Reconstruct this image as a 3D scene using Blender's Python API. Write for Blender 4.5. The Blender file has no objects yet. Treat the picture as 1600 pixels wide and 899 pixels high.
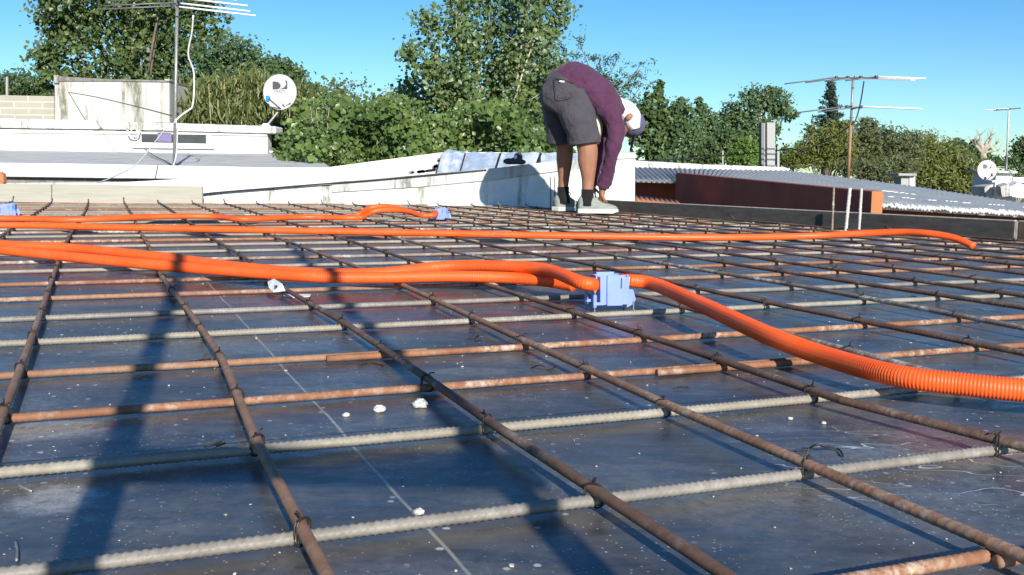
import bpy, bmesh, math, random
import numpy as np
from mathutils import Vector, Matrix

random.seed(7)
rng = np.random.default_rng(11)
S = bpy.context.scene
COL = S.collection
R = math.radians

# ------------------------------------------------------------------ camera
CAM_H = 0.29
FPX, HOR, ROLL = 1550.0, 268.0, math.atan(0.013)
PITCH = math.atan((449.5 - HOR) * math.cos(ROLL) / FPX)
cam = bpy.data.cameras.new('camera')
cam.sensor_width = 36.0
cam.lens = FPX / 1600 * 36
cam.clip_start = 0.02
cam.clip_end = 2000
camo = bpy.data.objects.new('camera', cam)
COL.objects.link(camo)
_r, _u, _d = Vector((1, 0, 0)), Vector((0, math.sin(PITCH), math.cos(PITCH))), Vector((0, math.cos(PITCH), -math.sin(PITCH)))
_rr = _r * math.cos(ROLL) + _u * math.sin(ROLL)
_uu = -_r * math.sin(ROLL) + _u * math.cos(ROLL)
M = Matrix((_rr, _uu, -_d)).transposed().to_4x4()
M.translation = Vector((0, 0, CAM_H))
camo.matrix_world = M
S.camera = camo

# ------------------------------------------------------------------ light
SUN_AZ, SUN_EL = 163.5, 22.5          # azimuth clockwise from the view direction
w = bpy.data.worlds.new('World')
S.world = w
w.use_nodes = True
nt = w.node_tree
sky = nt.nodes.new('ShaderNodeTexSky')
sky.sky_type = 'NISHITA'
sky.sun_disc = False
sky.sun_elevation = R(SUN_EL)
sky.sun_rotation = R(SUN_AZ)
sky.air_density = 0.9
sky.dust_density = 0.1
sky.ozone_density = 1.6
bg = nt.nodes['Background']
bg.inputs['Strength'].default_value = 0.095
hs = nt.nodes.new('ShaderNodeHueSaturation')          # the phone's vivid blue
hs.inputs['Saturation'].default_value = 1.35
tint = nt.nodes.new('ShaderNodeMix')
tint.data_type = 'RGBA'
tint.blend_type = 'MULTIPLY'
tint.inputs[0].default_value = 1.0
tint.inputs[7].default_value = (0.62, 0.85, 1.04, 1)
nt.links.new(sky.outputs[0], hs.inputs['Color'])
nt.links.new(hs.outputs[0], tint.inputs[6])
nt.links.new(tint.outputs[2], bg.inputs[0])
sun = bpy.data.lights.new('sun', 'SUN')
sun.energy = 4.6
sun.angle = R(0.53)
sun.color = (1.0, 0.95, 0.87)
suno = bpy.data.objects.new('sun', sun)
COL.objects.link(suno)
SUNV = Vector((math.sin(R(SUN_AZ)) * math.cos(R(SUN_EL)), math.cos(R(SUN_AZ)) * math.cos(R(SUN_EL)), math.sin(R(SUN_EL))))
suno.rotation_euler = SUNV.to_track_quat('Z', 'Y').to_euler()
suno.location = (3, -6, 8)
S.view_settings.view_transform = 'Standard'
S.view_settings.look = 'None'
S.view_settings.gamma = 1
S.view_settings.use_curve_mapping = False
S.view_settings.exposure = 0.5
S.cycles.max_bounces = 8
S.cycles.use_denoising = True


# ------------------------------------------------------------------ measuring helpers
def ray(px, py):
    X, Y = px - 800.0, -(py - 449.5)
    u = (X * math.cos(ROLL) - Y * math.sin(ROLL)) / FPX
    v = (X * math.sin(ROLL) + Y * math.cos(ROLL)) / FPX
    return u, math.cos(PITCH) + v * math.sin(PITCH), -math.sin(PITCH) + v * math.cos(PITCH)


def P(px, py, Y):
    """world point at depth Y"""
    a, b, c = ray(px, py)
    t = Y / b
    return Vector((a * t, Y, CAM_H + c * t))


def G(px, py, z=0.0):
    """world point on the level z"""
    a, b, c = ray(px, py)
    t = (z - CAM_H) / c
    return Vector((a * t, b * t, z))


TH = R(22.3)                           # the mesh is turned by this against the view


def D(u, v, z=0.0):
    return Vector((u * math.cos(TH) - v * math.sin(TH), u * math.sin(TH) + v * math.cos(TH), z))


# ------------------------------------------------------------------ object helpers
def tag(o, label=None, cat=None, group=None, kind=None):
    if label: o['label'] = label
    if cat: o['category'] = cat
    if group: o['group'] = group
    if kind: o['kind'] = kind
    return o


def thing(name, label, cat, loc=(0, 0, 0), group=None):
    o = bpy.data.objects.new(name, None)
    o.empty_display_size = 0.1
    COL.objects.link(o)
    o.location = loc
    return tag(o, label, cat, group)


def wloc(o):
    v = Vector(o.location)
    while o.parent:
        o = o.parent
        v = v + Vector(o.location)
    return v


class MB:
    def __init__(s):
        s.v, s.f, s.n = [], [], 0

    def add(s, v, f):
        s.v.extend([tuple(p) for p in v])
        s.f.extend([tuple(i + s.n for i in q) for q in f])
        s.n += len(v)
        return s

    def box(s, c, size, rz=0.0, taper=1.0, rot=None):
        hx, hy, hz = size[0] / 2, size[1] / 2, size[2] / 2
        m = rot or Matrix.Rotation(rz, 3, 'Z')
        vs = []
        for z, k in ((-hz, 1.0), (hz, taper)):
            for x, y in ((-hx, -hy), (hx, -hy), (hx, hy), (-hx, hy)):
                vs.append(Vector(c) + m @ Vector((x * k, y * k, z)))
        return s.add(vs, [(3, 2, 1, 0), (4, 5, 6, 7), (0, 1, 5, 4), (1, 2, 6, 5), (2, 3, 7, 6), (3, 0, 4, 7)])

    def prism(s, pts, off):
        """front polygon pts swept along the vector off"""
        n = len(pts)
        off = Vector(off)
        vs = [Vector(p) for p in pts] + [Vector(p) + off for p in pts]
        f = [tuple(range(n)), tuple(range(2 * n - 1, n - 1, -1))]
        for i in range(n):
            j = (i + 1) % n
            f.append((j, i, i + n, j + n))
        return s.add(vs, f)

    def tube(s, pts, rad, seg=8, caps=True, ab=None):
        pts = [Vector(p) for p in pts]
        n = len(pts)
        if not hasattr(rad, '__len__'): rad = [rad] * n
        vs, f = [], []
        prev = None
        for i in range(n):
            t = (pts[min(i + 1, n - 1)] - pts[max(i - 1, 0)]).normalized()
            if prev is None:
                a = Vector((0, 0, 1)) if abs(t.z) < 0.9 else Vector((1, 0, 0))
                x = t.cross(a).normalized()
            else:
                x = (prev - t * prev.dot(t)).normalized()
            prev = x
            y = t.cross(x)
            for k in range(seg):
                an = 2 * math.pi * k / seg
                r = rad[i]
                vs.append(pts[i] + x * (r * math.cos(an)) + y * (r * math.sin(an)))
        for i in range(n - 1):
            for k in range(seg):
                k2 = (k + 1) % seg
                f.append((i * seg + k, i * seg + k2, (i + 1) * seg + k2, (i + 1) * seg + k))
        if caps:
            f.append(tuple(range(seg - 1, -1, -1)))
            f.append(tuple((n - 1) * seg + k for k in range(seg)))
        return s.add(vs, f)

    def ellipsoid(s, c, r, rot=None, nu=16, nv=10):
        m = rot or Matrix.Identity(3)
        c = Vector(c)
        vs = [c + m @ Vector((0, 0, -r[2]))]
        for j in range(1, nv):
            ph = math.pi * j / nv - math.pi / 2
            for i in range(nu):
                an = 2 * math.pi * i / nu
                vs.append(c + m @ Vector((r[0] * math.cos(ph) * math.cos(an), r[1] * math.cos(ph) * math.sin(an), r[2] * math.sin(ph))))
        vs.append(c + m @ Vector((0, 0, r[2])))
        f = []
        for i in range(nu):
            f.append((0, 1 + (i + 1) % nu, 1 + i))
        for j in range(nv - 2):
            for i in range(nu):
                a, b = 1 + j * nu + i, 1 + j * nu + (i + 1) % nu
                f.append((a, b, b + nu, a + nu))
        l = len(vs) - 1
        o = 1 + (nv - 2) * nu
        for i in range(nu):
            f.append((o + i, o + (i + 1) % nu, l))
        return s.add(vs, f)

    def loft(s, rings, caps=True):
        """rings: lists of the same number of points"""
        n = len(rings[0])
        vs, f = [], []
        for r in rings: vs.extend(r)
        for i in range(len(rings) - 1):
            for k in range(n):
                k2 = (k + 1) % n
                f.append((i * n + k, i * n + k2, (i + 1) * n + k2, (i + 1) * n + k))
        if caps:
            f.append(tuple(range(n - 1, -1, -1)))
            f.append(tuple((len(rings) - 1) * n + k for k in range(n)))
        return s.add(vs, f)

    def build(s, name, mat, parent=None, smooth=False, bevel=0.0):
        off = wloc(parent) if parent else Vector((0, 0, 0))
        me = bpy.data.meshes.new(name)
        me.from_pydata([(x - off.x, y - off.y, z - off.z) for x, y, z in s.v], [], s.f)
        me.update()
        bm = bmesh.new(); bm.from_mesh(me)
        bmesh.ops.recalc_face_normals(bm, faces=bm.faces)
        bm.to_mesh(me); bm.free()
        if mat: me.materials.append(mat)
        if smooth:
            me.polygons.foreach_set('use_smooth', [True] * len(me.polygons))
        o = bpy.data.objects.new(name, me)
        COL.objects.link(o)
        if parent: o.parent = parent
        if bevel:
            b = o.modifiers.new('bevel', 'BEVEL')
            b.width = bevel; b.segments = 2; b.limit_method = 'ANGLE'
        return o


def spline(pts, step):
    """Catmull-Rom through pts, resampled at equal steps"""
    p = np.array([tuple(q) for q in pts], float)
    p = np.vstack([2 * p[0] - p[1], p, 2 * p[-1] - p[-2]])
    out = []
    for i in range(1, len(p) - 2):
        for t in np.linspace(0, 1, 40, endpoint=False):
            a, b, c, d = p[i - 1], p[i], p[i + 1], p[i + 2]
            out.append(0.5 * (2 * b + (c - a) * t + (2 * a - 5 * b + 4 * c - d) * t * t + (3 * b - a - 3 * c + d) * t ** 3))
    out.append(p[-2])
    out = np.array(out)
    s = np.concatenate([[0], np.cumsum(np.linalg.norm(np.diff(out, axis=0), axis=1))])
    n = max(2, int(s[-1] / step) + 1)
    q = np.linspace(0, s[-1], n)
    return np.stack([np.interp(q, s, out[:, k]) for k in range(3)], 1)


# ------------------------------------------------------------------ materials
class NM:
    def __init__(s, name):
        s.m = bpy.data.materials.new(name)
        s.m.use_nodes = True
        s.t = s.m.node_tree
        s.b = s.t.nodes['Principled BSDF']
        s.out = s.t.nodes['Material Output']
        s.co = s.t.nodes.new('ShaderNodeTexCoord')

    def node(s, k, **kw):
        n = s.t.nodes.new(k)
        for a, v in kw.items(): setattr(n, a, v)
        return n

    def link(s, a, b): s.t.links.new(a, b)

    def val(s, sock, v):
        if hasattr(v, 'is_output') or isinstance(v, bpy.types.NodeSocket): s.link(v, sock)
        elif isinstance(v, (tuple, list)) and len(v) == 3 and sock.type == 'RGBA': sock.default_value = (*v, 1)
        else: sock.default_value = v

    def mapping(s, scale=(1, 1, 1), rot=(0, 0, 0), loc=(0, 0, 0), src='Object'):
        n = s.node('ShaderNodeMapping')
        n.inputs['Scale'].default_value = scale
        n.inputs['Rotation'].default_value = rot
        n.inputs['Location'].default_value = loc
        s.link(s.co.outputs[src], n.inputs['Vector'])
        return n.outputs[0]

    def noise(s, vec, scale, detail=6, rough=0.6, dist=0.0):
        n = s.node('ShaderNodeTexNoise')
        if vec: s.link(vec, n.inputs['Vector'])
        n.inputs['Scale'].default_value = scale
        n.inputs['Detail'].default_value = detail
        n.inputs['Roughness'].default_value = rough
        n.inputs['Distortion'].default_value = dist
        return n.outputs['Fac']

    def ramp(s, fac, lo, hi, a=0.0, b=1.0):
        n = s.node('ShaderNodeMapRange')
        s.val(n.inputs[0], fac)
        for i, v in enumerate((lo, hi, a, b)): n.inputs[i + 1].default_value = v
        return n.outputs[0]

    def mix(s, fac, a, b, kind='MIX'):
        n = s.node('ShaderNodeMix', data_type='RGBA', blend_type=kind)
        s.val(n.inputs[0], fac); s.val(n.inputs[6], a); s.val(n.inputs[7], b)
        return n.outputs[2]

    def math(s, op, a, b=0.0, c=None):
        n = s.node('ShaderNodeMath', operation=op)
        s.val(n.inputs[0], a); s.val(n.inputs[1], b)
        if c is not None: s.val(n.inputs[2], c)
        return n.outputs[0]

    def bump(s, h, strength=0.3, dist=0.01):
        n = s.node('ShaderNodeBump')
        n.inputs['Strength'].default_value = strength
        n.inputs['Distance'].default_value = dist
        s.link(h, n.inputs['Height'])
        s.link(n.outputs[0], s.b.inputs['Normal'])

    def done(s, col, rough=0.6, metal=0.0, spec=0.5):
        s.val(s.b.inputs['Base Color'], col)
        s.val(s.b.inputs['Roughness'], rough)
        s.val(s.b.inputs['Metallic'], metal)
        s.b.inputs['Specular IOR Level'].default_value = spec
        return s.m


def plain(name, c, rough=0.6, metal=0.0, var=0.25, scale=20, bump=0.0, spec=0.5):
    k = NM(name)
    n = k.noise(k.co.outputs['Object'], scale, 5)
    d = tuple(x * (1 - var) for x in c)
    l = tuple(min(1, x * (1 + var)) for x in c)
    if bump: k.bump(k.noise(k.co.outputs['Object'], scale * 4, 4), bump, 0.004)
    return k.done(k.mix(k.ramp(n, .3, .7), d, l), rough, metal, spec)


def whitewash(name, base=(.80, .79, .75), stain=(.42, .40, .33), amt=0.5, sc=1.0, bumpy=0.25):
    k = NM(name)
    o = k.co.outputs['Object']
    drip = k.noise(k.mapping((3.2 * sc, 3.2 * sc, .35 * sc)), 1.6, 5, .65)
    fine = k.noise(k.mapping((9 * sc, 9 * sc, 3 * sc)), 3.0, 6, .7)
    f = k.math('MULTIPLY', k.ramp(drip, .50, .64), k.ramp(fine, .3, .65))
    f = k.math('MULTIPLY', f, amt * 1.6)
    blot = k.ramp(k.noise(o, 2.5 * sc, 7, .7), .54, .74, 0, amt * .6)
    c = k.mix(k.ramp(k.noise(o, 1.1 * sc, 4), .3, .7), base, tuple(x * .93 for x in base))
    c = k.mix(f, c, stain)
    c = k.mix(blot, c, (.5, .48, .43))
    chip = k.ramp(k.noise(o, 14 * sc, 8, .75), .70, .74, 0, amt)
    c = k.mix(chip, c, (.3, .28, .25))
    k.bump(k.noise(o, 26, 8, .7), bumpy, 0.01)
    return k.done(c, .85, spec=.3)


def rust_mat(name, a, b, spl, splat=0.5, rough=.72):
    k = NM(name)
    o = k.co.outputs['Object']
    n1 = k.noise(o, 14, 6, .7)
    n2 = k.noise(o, 120, 5, .7)
    c = k.mix(k.ramp(n1, .35, .65), a, b)
    c = k.mix(k.ramp(n2, .4, .8, 0, .6), c, tuple(x * .45 for x in a))
    pos = k.node('ShaderNodeObjectInfo')
    c = k.mix(k.ramp(k.noise(o, 2.1, 4, .6), .4, .66, 0, .55), c, tuple(x * .5 for x in b))
    c = k.mix(k.ramp(pos.outputs['Random'], 0, 1, 0, .35), c, tuple(x * .55 for x in b))
    s = k.math('MULTIPLY', k.ramp(k.noise(o, 5, 5, .7), .48, .62), k.ramp(k.noise(o, 70, 6, .75), .45, .6))
    c = k.mix(k.math('MULTIPLY', s, splat), c, spl)
    k.bump(n2, .35, .002)
    return k.done(c, rough, 0.0, .35)


def leaf_mat(name, c1, c2, trans=0.25, rough=.45):
    k = NM(name)
    at = k.node('ShaderNodeAttribute', attribute_name='tone')
    c = k.mix(at.outputs['Fac'], c1, c2)
    k.done(c, rough, 0, .35)
    tr = k.node('ShaderNodeBsdfTranslucent')
    k.link(k.mix(.5, c, (.35, .5, .05), 'MIX'), tr.inputs[0])
    ms = k.node('ShaderNodeMixShader')
    ms.inputs[0].default_value = trans
    k.link(k.b.outputs[0], ms.inputs[1]); k.link(tr.outputs[0], ms.inputs[2])
    k.link(ms.outputs[0], k.out.inputs[0])
    return k.m


MAT = {}


def deck_material():
    k = NM('formwork_ply')
    o = k.co.outputs['Object']
    rot = k.mapping((1, 1, 1), (0, 0, -TH))        # u along x, v along y
    sep = k.node('ShaderNodeSeparateXYZ'); k.link(rot, sep.inputs[0])
    u, v = sep.outputs[0], sep.outputs[1]
    big = k.noise(o, 1.7, 5, .6)
    strk = k.noise(k.mapping((2.0, 9.0, 1), (0, 0, -TH)), 2.2, 7, .72, .4)
    mid = k.noise(o, 9, 8, .74, .3)
    fine = k.noise(o, 75, 6, .75)
    c = k.mix(k.ramp(big, .35, .68), (.017, .023, .033), (.050, .055, .060))
    grit = k.noise(k.mapping((1, 2.2, 1), (0, 0, -TH)), 26, 9, .78, .5)
    c = k.mix(k.ramp(grit, .46, .72, 0, .45), c, (.17, .165, .15))
    c = k.mix(k.ramp(k.noise(k.mapping((1, 3, 1), (0, 0, -TH)), 7, 7, .75), .52, .70, 0, .75), c, (.012, .013, .016))
    dust = k.math('MULTIPLY', k.ramp(strk, .38, .68), k.ramp(mid, .34, .62))
    c = k.mix(k.math('MULTIPLY', dust, .6), c, (.22, .21, .19))
    veil = k.math('MULTIPLY', k.ramp(k.noise(o, 3.1, 6, .7, .6), .46, .68), k.ramp(fine, .35, .7))
    c = k.mix(k.math('MULTIPLY', veil, .6), c, (.34, .325, .29))
    # dust gathered beside the crosswise bars
    for vi in (.529, .739, .998, 1.216, 1.468, 1.742, 2.015, 2.313, 2.60):
        b = k.ramp(k.math('ABSOLUTE', k.math('SUBTRACT', v, vi - .012)), .062, .01)
        b = k.math('MULTIPLY', b, k.ramp(k.noise(k.mapping((1, 1, 1), (0, 0, 0), (vi, 0, 0)), 7, 7, .7), .36, .66))
        c = k.mix(k.math('MULTIPLY', b, .62), c, (.15, .125, .10))
    # rusty brown water stains and a reddish paint wash
    c = k.mix(k.ramp(k.noise(k.mapping((1, 5, 1), (0, 0, -TH)), 1.3, 5, .7), .56, .74, 0, .55), c, (.10, .07, .05))

    def spot(px, py, rx, ry, soft=.5):
        q = G(px, py)
        m = k.mapping((1 / rx, 1 / ry, 0), (0, 0, 0), (-q.x / rx, -q.y / ry, 0))
        d = k.node('ShaderNodeVectorMath', operation='LENGTH'); k.link(m, d.inputs[0])
        e = k.math('ADD', d.outputs['Value'], k.ramp(mid, .3, .7, -.5, .5))
        return k.ramp(e, 1.0, 1.0 - soft, 0, 1)
    for px, py, rx, ry, a in ((640, 500, .30, .28, .6), (960, 512, .30, .16, .6), (1240, 600, .16, .2, .15), (480, 405, .5, .5, .5), (1010, 545, .2, .1, .4)):
        c = k.mix(k.math('MULTIPLY', spot(px, py, rx, ry, .8), a), c, (.13, .035, .035))
    for px, py, rx, ry, a in ((92, 782, .042, .045, 1.0), (75, 672, .06, .05, .8), (1480, 712, .14, .05, .35), (740, 580, .07, .04, .35), (300, 545, .2, .12, .3), (1350, 790, .2, .1, .25)):
        c = k.mix(k.math('MULTIPLY', k.math('MULTIPLY', spot(px, py, rx, ry, .45), k.ramp(fine, .3, .55)), a), c, (.36, .35, .31))
    q = G(830, 352)
    fm = k.mapping((1 / 3.6, 1 / 2.6, 0), (0, 0, 0), (-q.x / 3.6, -q.y / 2.6, 0))
    fd = k.node('ShaderNodeVectorMath', operation='LENGTH'); k.link(fm, fd.inputs[0])
    fs = k.ramp(k.math('ADD', fd.outputs['Value'], k.ramp(mid, .3, .7, -.3, .3)), 1.0, .6)
    c = k.mix(k.math('MULTIPLY', k.math('MULTIPLY', fs, k.ramp(k.noise(o, 1.9, 6, .7), .38, .6)), .75), c, (.20, .145, .11))
    # panel joints
    def line(x, period, off, wdt):
        f = k.math('FRACT', k.math('DIVIDE', k.math('SUBTRACT', x, off), period))
        f = k.math('MINIMUM', f, k.math('SUBTRACT', 1.0, f))
        return k.ramp(k.math('MULTIPLY', f, period), wdt, wdt * .4)
    jl = line(k.math('ADD', u, k.ramp(k.noise(o, 4, 3), .3, .7, -.002, .002)), 1.22, .2345, .0022)
    jl = k.math('MULTIPLY', jl, k.ramp(mid, .34, .5, .25, .85))
    c = k.mix(jl, c, (.40, .38, .30))
    c = k.mix(line(v, 2.44, 1.06, .003), c, (.012, .012, .012))
    # crumbs of cement
    vo = k.node('ShaderNodeTexVoronoi'); k.link(o, vo.inputs['Vector']); vo.voronoi_dimensions = '2D'; vo.inputs['Scale'].default_value = 40
    sp = k.math('MULTIPLY', k.ramp(k.math('ADD', vo.outputs['Distance'], k.ramp(fine, .3, .7, -.06, .06)), .13, .08), k.ramp(k.noise(o, 2.3, 5), .46, .6))
    wn = k.node('ShaderNodeSeparateColor'); k.link(vo.outputs['Color'], wn.inputs[0])
    sp = k.math('MULTIPLY', sp, k.ramp(wn.outputs[0], .80, .82))
    c = k.mix(sp, c, (.62, .6, .55))
    vp = k.node('ShaderNodeTexVoronoi'); k.link(k.mapping((1, 1, 1), (0, 0, .7)), vp.inputs['Vector'])
    vp.voronoi_dimensions = '2D'; vp.inputs['Scale'].default_value = 190
    wp = k.node('ShaderNodeSeparateColor'); k.link(vp.outputs['Color'], wp.inputs[0])
    sq = k.math('MULTIPLY', k.ramp(vp.outputs['Distance'], .20, .12), k.math('MULTIPLY', k.ramp(wp.outputs[1], .88, .90), k.ramp(k.noise(o, 3.7, 5), .42, .58)))
    c = k.mix(sq, c, (.52, .5, .45))
    # chalk scribbles
    sc = k.ramp(k.math('ABSOLUTE', k.math('SUBTRACT', k.noise(k.mapping((3, 8, 1), (0, 0, .5)), 2.3, 2), .5)), .006, .002)
    sc = k.math('MULTIPLY', sc, spot(1440, 730, .22, .16, .5))
    c = k.mix(k.math('MULTIPLY', sc, .9), c, (.7, .7, .67))
    rough = k.math('ADD', .20, k.math('MULTIPLY', k.ramp(grit, .3, .7), .32))
    k.bump(grit, .10, .004)
    m = k.done(c, rough, 0, .55)
    return m


def build_materials():
    MAT['deck'] = deck_material()
    MAT['rust'] = rust_mat('rusty_steel', (.25, .115, .060), (.46, .265, .16), (.55, .47, .38), .55)
    MAT['rust_red'] = rust_mat('red_rust_steel', (.26, .105, .05), (.40, .19, .10), (.66, .56, .44), .75)
    MAT['rust_dark'] = rust_mat('dark_rust_steel', (.13, .068, .043), (.28, .155, .098), (.5, .45, .38), .5)
    MAT['pale'] = rust_mat('pale_steel', (.30, .26, .195), (.42, .38, .30), (.56, .53, .46), .4, .6)
    MAT['grey_steel'] = rust_mat('grey_steel', (.22, .20, .17), (.34, .31, .265), (.48, .45, .40), .4, .5)
    MAT['spatter'] = rust_mat('spattered_steel', (.20, .11, .075), (.42, .33, .25), (.72, .68, .60), .95)
    MAT['whitebar'] = rust_mat('painted_steel', (.55, .50, .44), (.80, .77, .70), (.84, .82, .78), .9)
    MAT['wire'] = plain('tie_wire_steel', (.035, .027, .022), .55, .2, .4, 200)
    k = NM('orange_plastic')
    n = k.noise(k.co.outputs['Object'], 9, 5, .7)
    oc = k.mix(k.ramp(n, .3, .7), (.92, .105, .015), (.97, .138, .022))
    du = k.math('MULTIPLY', k.ramp(k.noise(k.co.outputs['Object'], 16, 8, .75), .54, .74), .25)
    oc = k.mix(du, oc, (.62, .30, .17))
    k.bump(k.noise(k.co.outputs['Object'], 160, 4, .6), .12, .001)
    MAT['orange'] = k.done(oc, k.ramp(n, .3, .7, .36, .55), 0, .45)
    MAT['box'] = plain('blue_plastic', (.25, .35, .78), .42, 0, .06, 30)
    MAT['white_wall'] = whitewash('whitewashed_render', (.80, .79, .765), (.26, .27, .20), amt=.9)
    MAT['clean_wall'] = whitewash('fresh_whitewash', (.78, .77, .745), amt=.3)
    MAT['coping'] = whitewash('weathered_coping', (.58, .57, .54), (.22, .22, .20), .9, 1.6)
    MAT['tank'] = whitewash('stained_tank_render', (.56, .545, .49), (.20, .19, .14), 1.1, .55)
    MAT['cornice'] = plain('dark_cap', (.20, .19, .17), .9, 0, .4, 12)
    MAT['roof_grey'] = plain('grey_roof_sheet', (.58, .56, .51), .95, 0, .2, 3)
    MAT['corrugated'] = plain('corrugated_zinc', (.26, .275, .28), .6, .0, .2, 4)
    MAT['sealant'] = plain('white_foam', (.80, .80, .77), .85, 0, .1, 60, .5)
    k = NM('aluminium_membrane')
    n = k.noise(k.co.outputs['Object'], 6, 6, .7)
    k.bump(k.noise(k.co.outputs['Object'], 11, 6, .7), .5, .02)
    MAT['membrane'] = k.done(k.mix(k.ramp(n, .45, .6), (.36, .46, .58), (.66, .71, .76)), .4, .25)
    MAT['tar'] = plain('black_tar', (.02, .02, .022), .6, 0, .3, 40)
    MAT['sunlit_red'] = plain('sunlit_red', (.46, .17, .065), .85, 0, .15, 6, .1)  # sunlight on the red wall's end, put into the colour as orange
    MAT['red_wall'] = plain('red_oxide_paint', (.31, .080, .048), .85, 0, .22, 3, .1)
    k = NM('terracotta_tiles')
    MAT['terracotta'] = k.done(k.mix(k.ramp(k.noise(k.co.outputs['Object'], 12, 5), .3, .7), (.42, .12, .05), (.60, .22, .10)), .85)
    k = NM('pine_board')
    g = k.noise(k.mapping((1.2, 30, 30)), 2.2, 7, .7, .6)
    c = k.mix(k.ramp(g, .3, .7), (.35, .325, .255), (.47, .44, .36))
    c = k.mix(k.ramp(k.noise(k.co.outputs['Object'], 20, 6, .75), .66, .72), c, (.42, .35, .24))
    MAT['pine'] = k.done(c, .75)
    k = NM('black_film_board')
    n = k.noise(k.mapping((2, 2, 9)), 3, 7, .75)
    c = k.mix(k.ramp(n, .35, .75), (.055, .050, .046), (.12, .112, .10))
    c = k.mix(k.ramp(k.noise(k.co.outputs['Object'], 22, 8, .8), .66, .72, 0, .6), c, (.45, .42, .37))
    MAT['black_board'] = k.done(c, .8, 0, .25)
    MAT['board_edge'] = plain('raw_ply_edge', (.55, .49, .40), .8, 0, .3, 30)
    MAT['brown_board'] = plain('brown_board', (.11, .075, .05), .7, 0, .3, 12)
    k = NM('concrete_block')
    br = k.node('ShaderNodeTexBrick')
    k.link(k.mapping((1, 1, 1), (R(90), 0, 0)), br.inputs['Vector'])
    br.inputs['Scale'].default_value = 1.0
    br.inputs['Brick Width'].default_value = .55; br.inputs['Row Height'].default_value = .125
    br.inputs['Mortar Size'].default_value = .011
    br.inputs['Color1'].default_value = (.46, .42, .33, 1); br.inputs['Color2'].default_value = (.40, .37, .29, 1); br.inputs['Mortar'].default_value = (.64, .61, .53, 1)
    MAT['blocks'] = k.done(k.mix(k.ramp(k.noise(k.co.outputs['Object'], 7, 6), .3, .7, 0, .4), br.outputs['Color'], (.33, .30, .24)), .9)
    MAT['concrete'] = whitewash('post_concrete', (.42, .415, .39), (.24, .24, .22), .5, 1.0)
    MAT['concrete_shade'] = whitewash('shaded_concrete', (.22, .22, .21), (.12, .12, .11), .6, 1.0)  # darker copy of the post concrete, shade of the left flange painted in
    MAT['window'] = plain('dark_window', (.06, .062, .066), .12, 0, .2, 3)
    MAT['purple'] = plain('purple_cloth_behind_glass', (.20, .16, .30), .4, 0, .2, 6)
    MAT['galv'] = plain('galvanised', (.34, .33, .31), .5, .5, .25, 40)
    MAT['mast_rust'] = rust_mat('mast_rust', (.32, .15, .06), (.48, .28, .14), (.60, .5, .4), .5)
    MAT['alu'] = plain('bright_aluminium', (.84, .84, .83), .4, 0, .05, 30)
    MAT['alu_dark'] = plain('dull_aluminium', (.20, .20, .21), .5, .4, .2, 30)
    MAT['dish'] = plain('dish_grey', (.42, .42, .42), .45, 0, .05, 8)
    MAT['black'] = plain('black_paint', (.022, .022, .025), .5, 0, .2, 30)
    MAT['blue'] = plain('bright_blue_plastic', (.02, .27, .70), .45, 0, .1, 30)
    MAT['white_plastic'] = plain('white_plastic', (.80, .80, .78), .4, 0, .05, 30)
    MAT['cable_white'] = plain('white_cable', (.72, .71, .68), .5, 0, .1, 30)
    MAT['cable_black'] = plain('black_cable', (.03, .03, .03), .5, 0, .1, 30)
    MAT['paper'] = plain('white_paper', (.82, .82, .80), .8, 0, .05, 30)
    MAT['mortar'] = plain('mortar', (.58, .56, .50), .95, 0, .25, 60, .6)
    MAT['earth'] = plain('ground_earth', (.12, .11, .06), .95, 0, .4, .2)
    MAT['timber'] = plain('frame_timber', (.35, .25, .15), .8, 0, .3, 12)
    MAT['bark'] = plain('bark', (.16, .13, .10), .9, 0, .35, 9, .5)
    MAT['bark_pale'] = plain('pale_bark', (.40, .35, .27), .9, 0, .3, 9, .4)
    MAT['reed'] = plain('dry_cane', (.46, .40, .20), .8, 0, .35, 7)
    MAT['skin'] = plain('skin', (.33, .155, .095), .55, 0, .15, 14, .1, .35)
    MAT['skin'].node_tree.nodes['Principled BSDF'].inputs['Subsurface Weight'].default_value = .08

    def cloth(name, c, sc=9):
        k = NM(name)
        o = k.co.outputs['Object']
        n = k.noise(o, sc, 5, .6)
        k.bump(k.noise(k.mapping((1, 1, 1)), 14, 4, .6, 1.0), .45, .03)
        k.b.inputs['Sheen Weight'].default_value = .12
        return k.done(k.mix(k.ramp(n, .3, .7), tuple(x * .85 for x in c), tuple(x * 1.15 for x in c)), .9, 0, .2)
    MAT['shirt'] = cloth('purple_jersey', (.086, .030, .066))
    MAT['shorts'] = cloth('grey_cotton', (.066, .060, .070))
    MAT['stitch'] = plain('dark_seam', (.035, .033, .036), .9, 0, .1, 9)
    MAT['undershirt'] = cloth('pale_undershirt', (.55, .54, .44))
    MAT['sock'] = cloth('black_sock', (.014, .014, .015))
    MAT['shoe'] = plain('grey_mesh_shoe', (.27, .285, .25), .85, 0, .2, 60, .3)
    MAT['sole'] = plain('pale_rubber', (.68, .69, .58), .7, 0, .1, 30)
    MAT['lace'] = plain('white_lace', (.7, .7, .66), .8, 0, .1, 40)
    MAT['cap_white'] = cloth('white_cotton', (.80, .79, .76))
    MAT['cap_blue'] = cloth('slate_blue_cotton', (.115, .10, .20))
    MAT['cap_dark'] = plain('cap_peak_dark', (.03, .03, .05), .8, 0, .2, 20)
    MAT['rag'] = cloth('dark_grey_cloth', (.07, .06, .065))
    MAT['leaf_broad'] = leaf_mat('broad_leaf', (.030, .062, .020), (.155, .205, .065), .22, .36)
    MAT['leaf_hedge'] = leaf_mat('vine_leaf', (.032, .068, .018), (.190, .265, .075), .22, .34)
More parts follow.
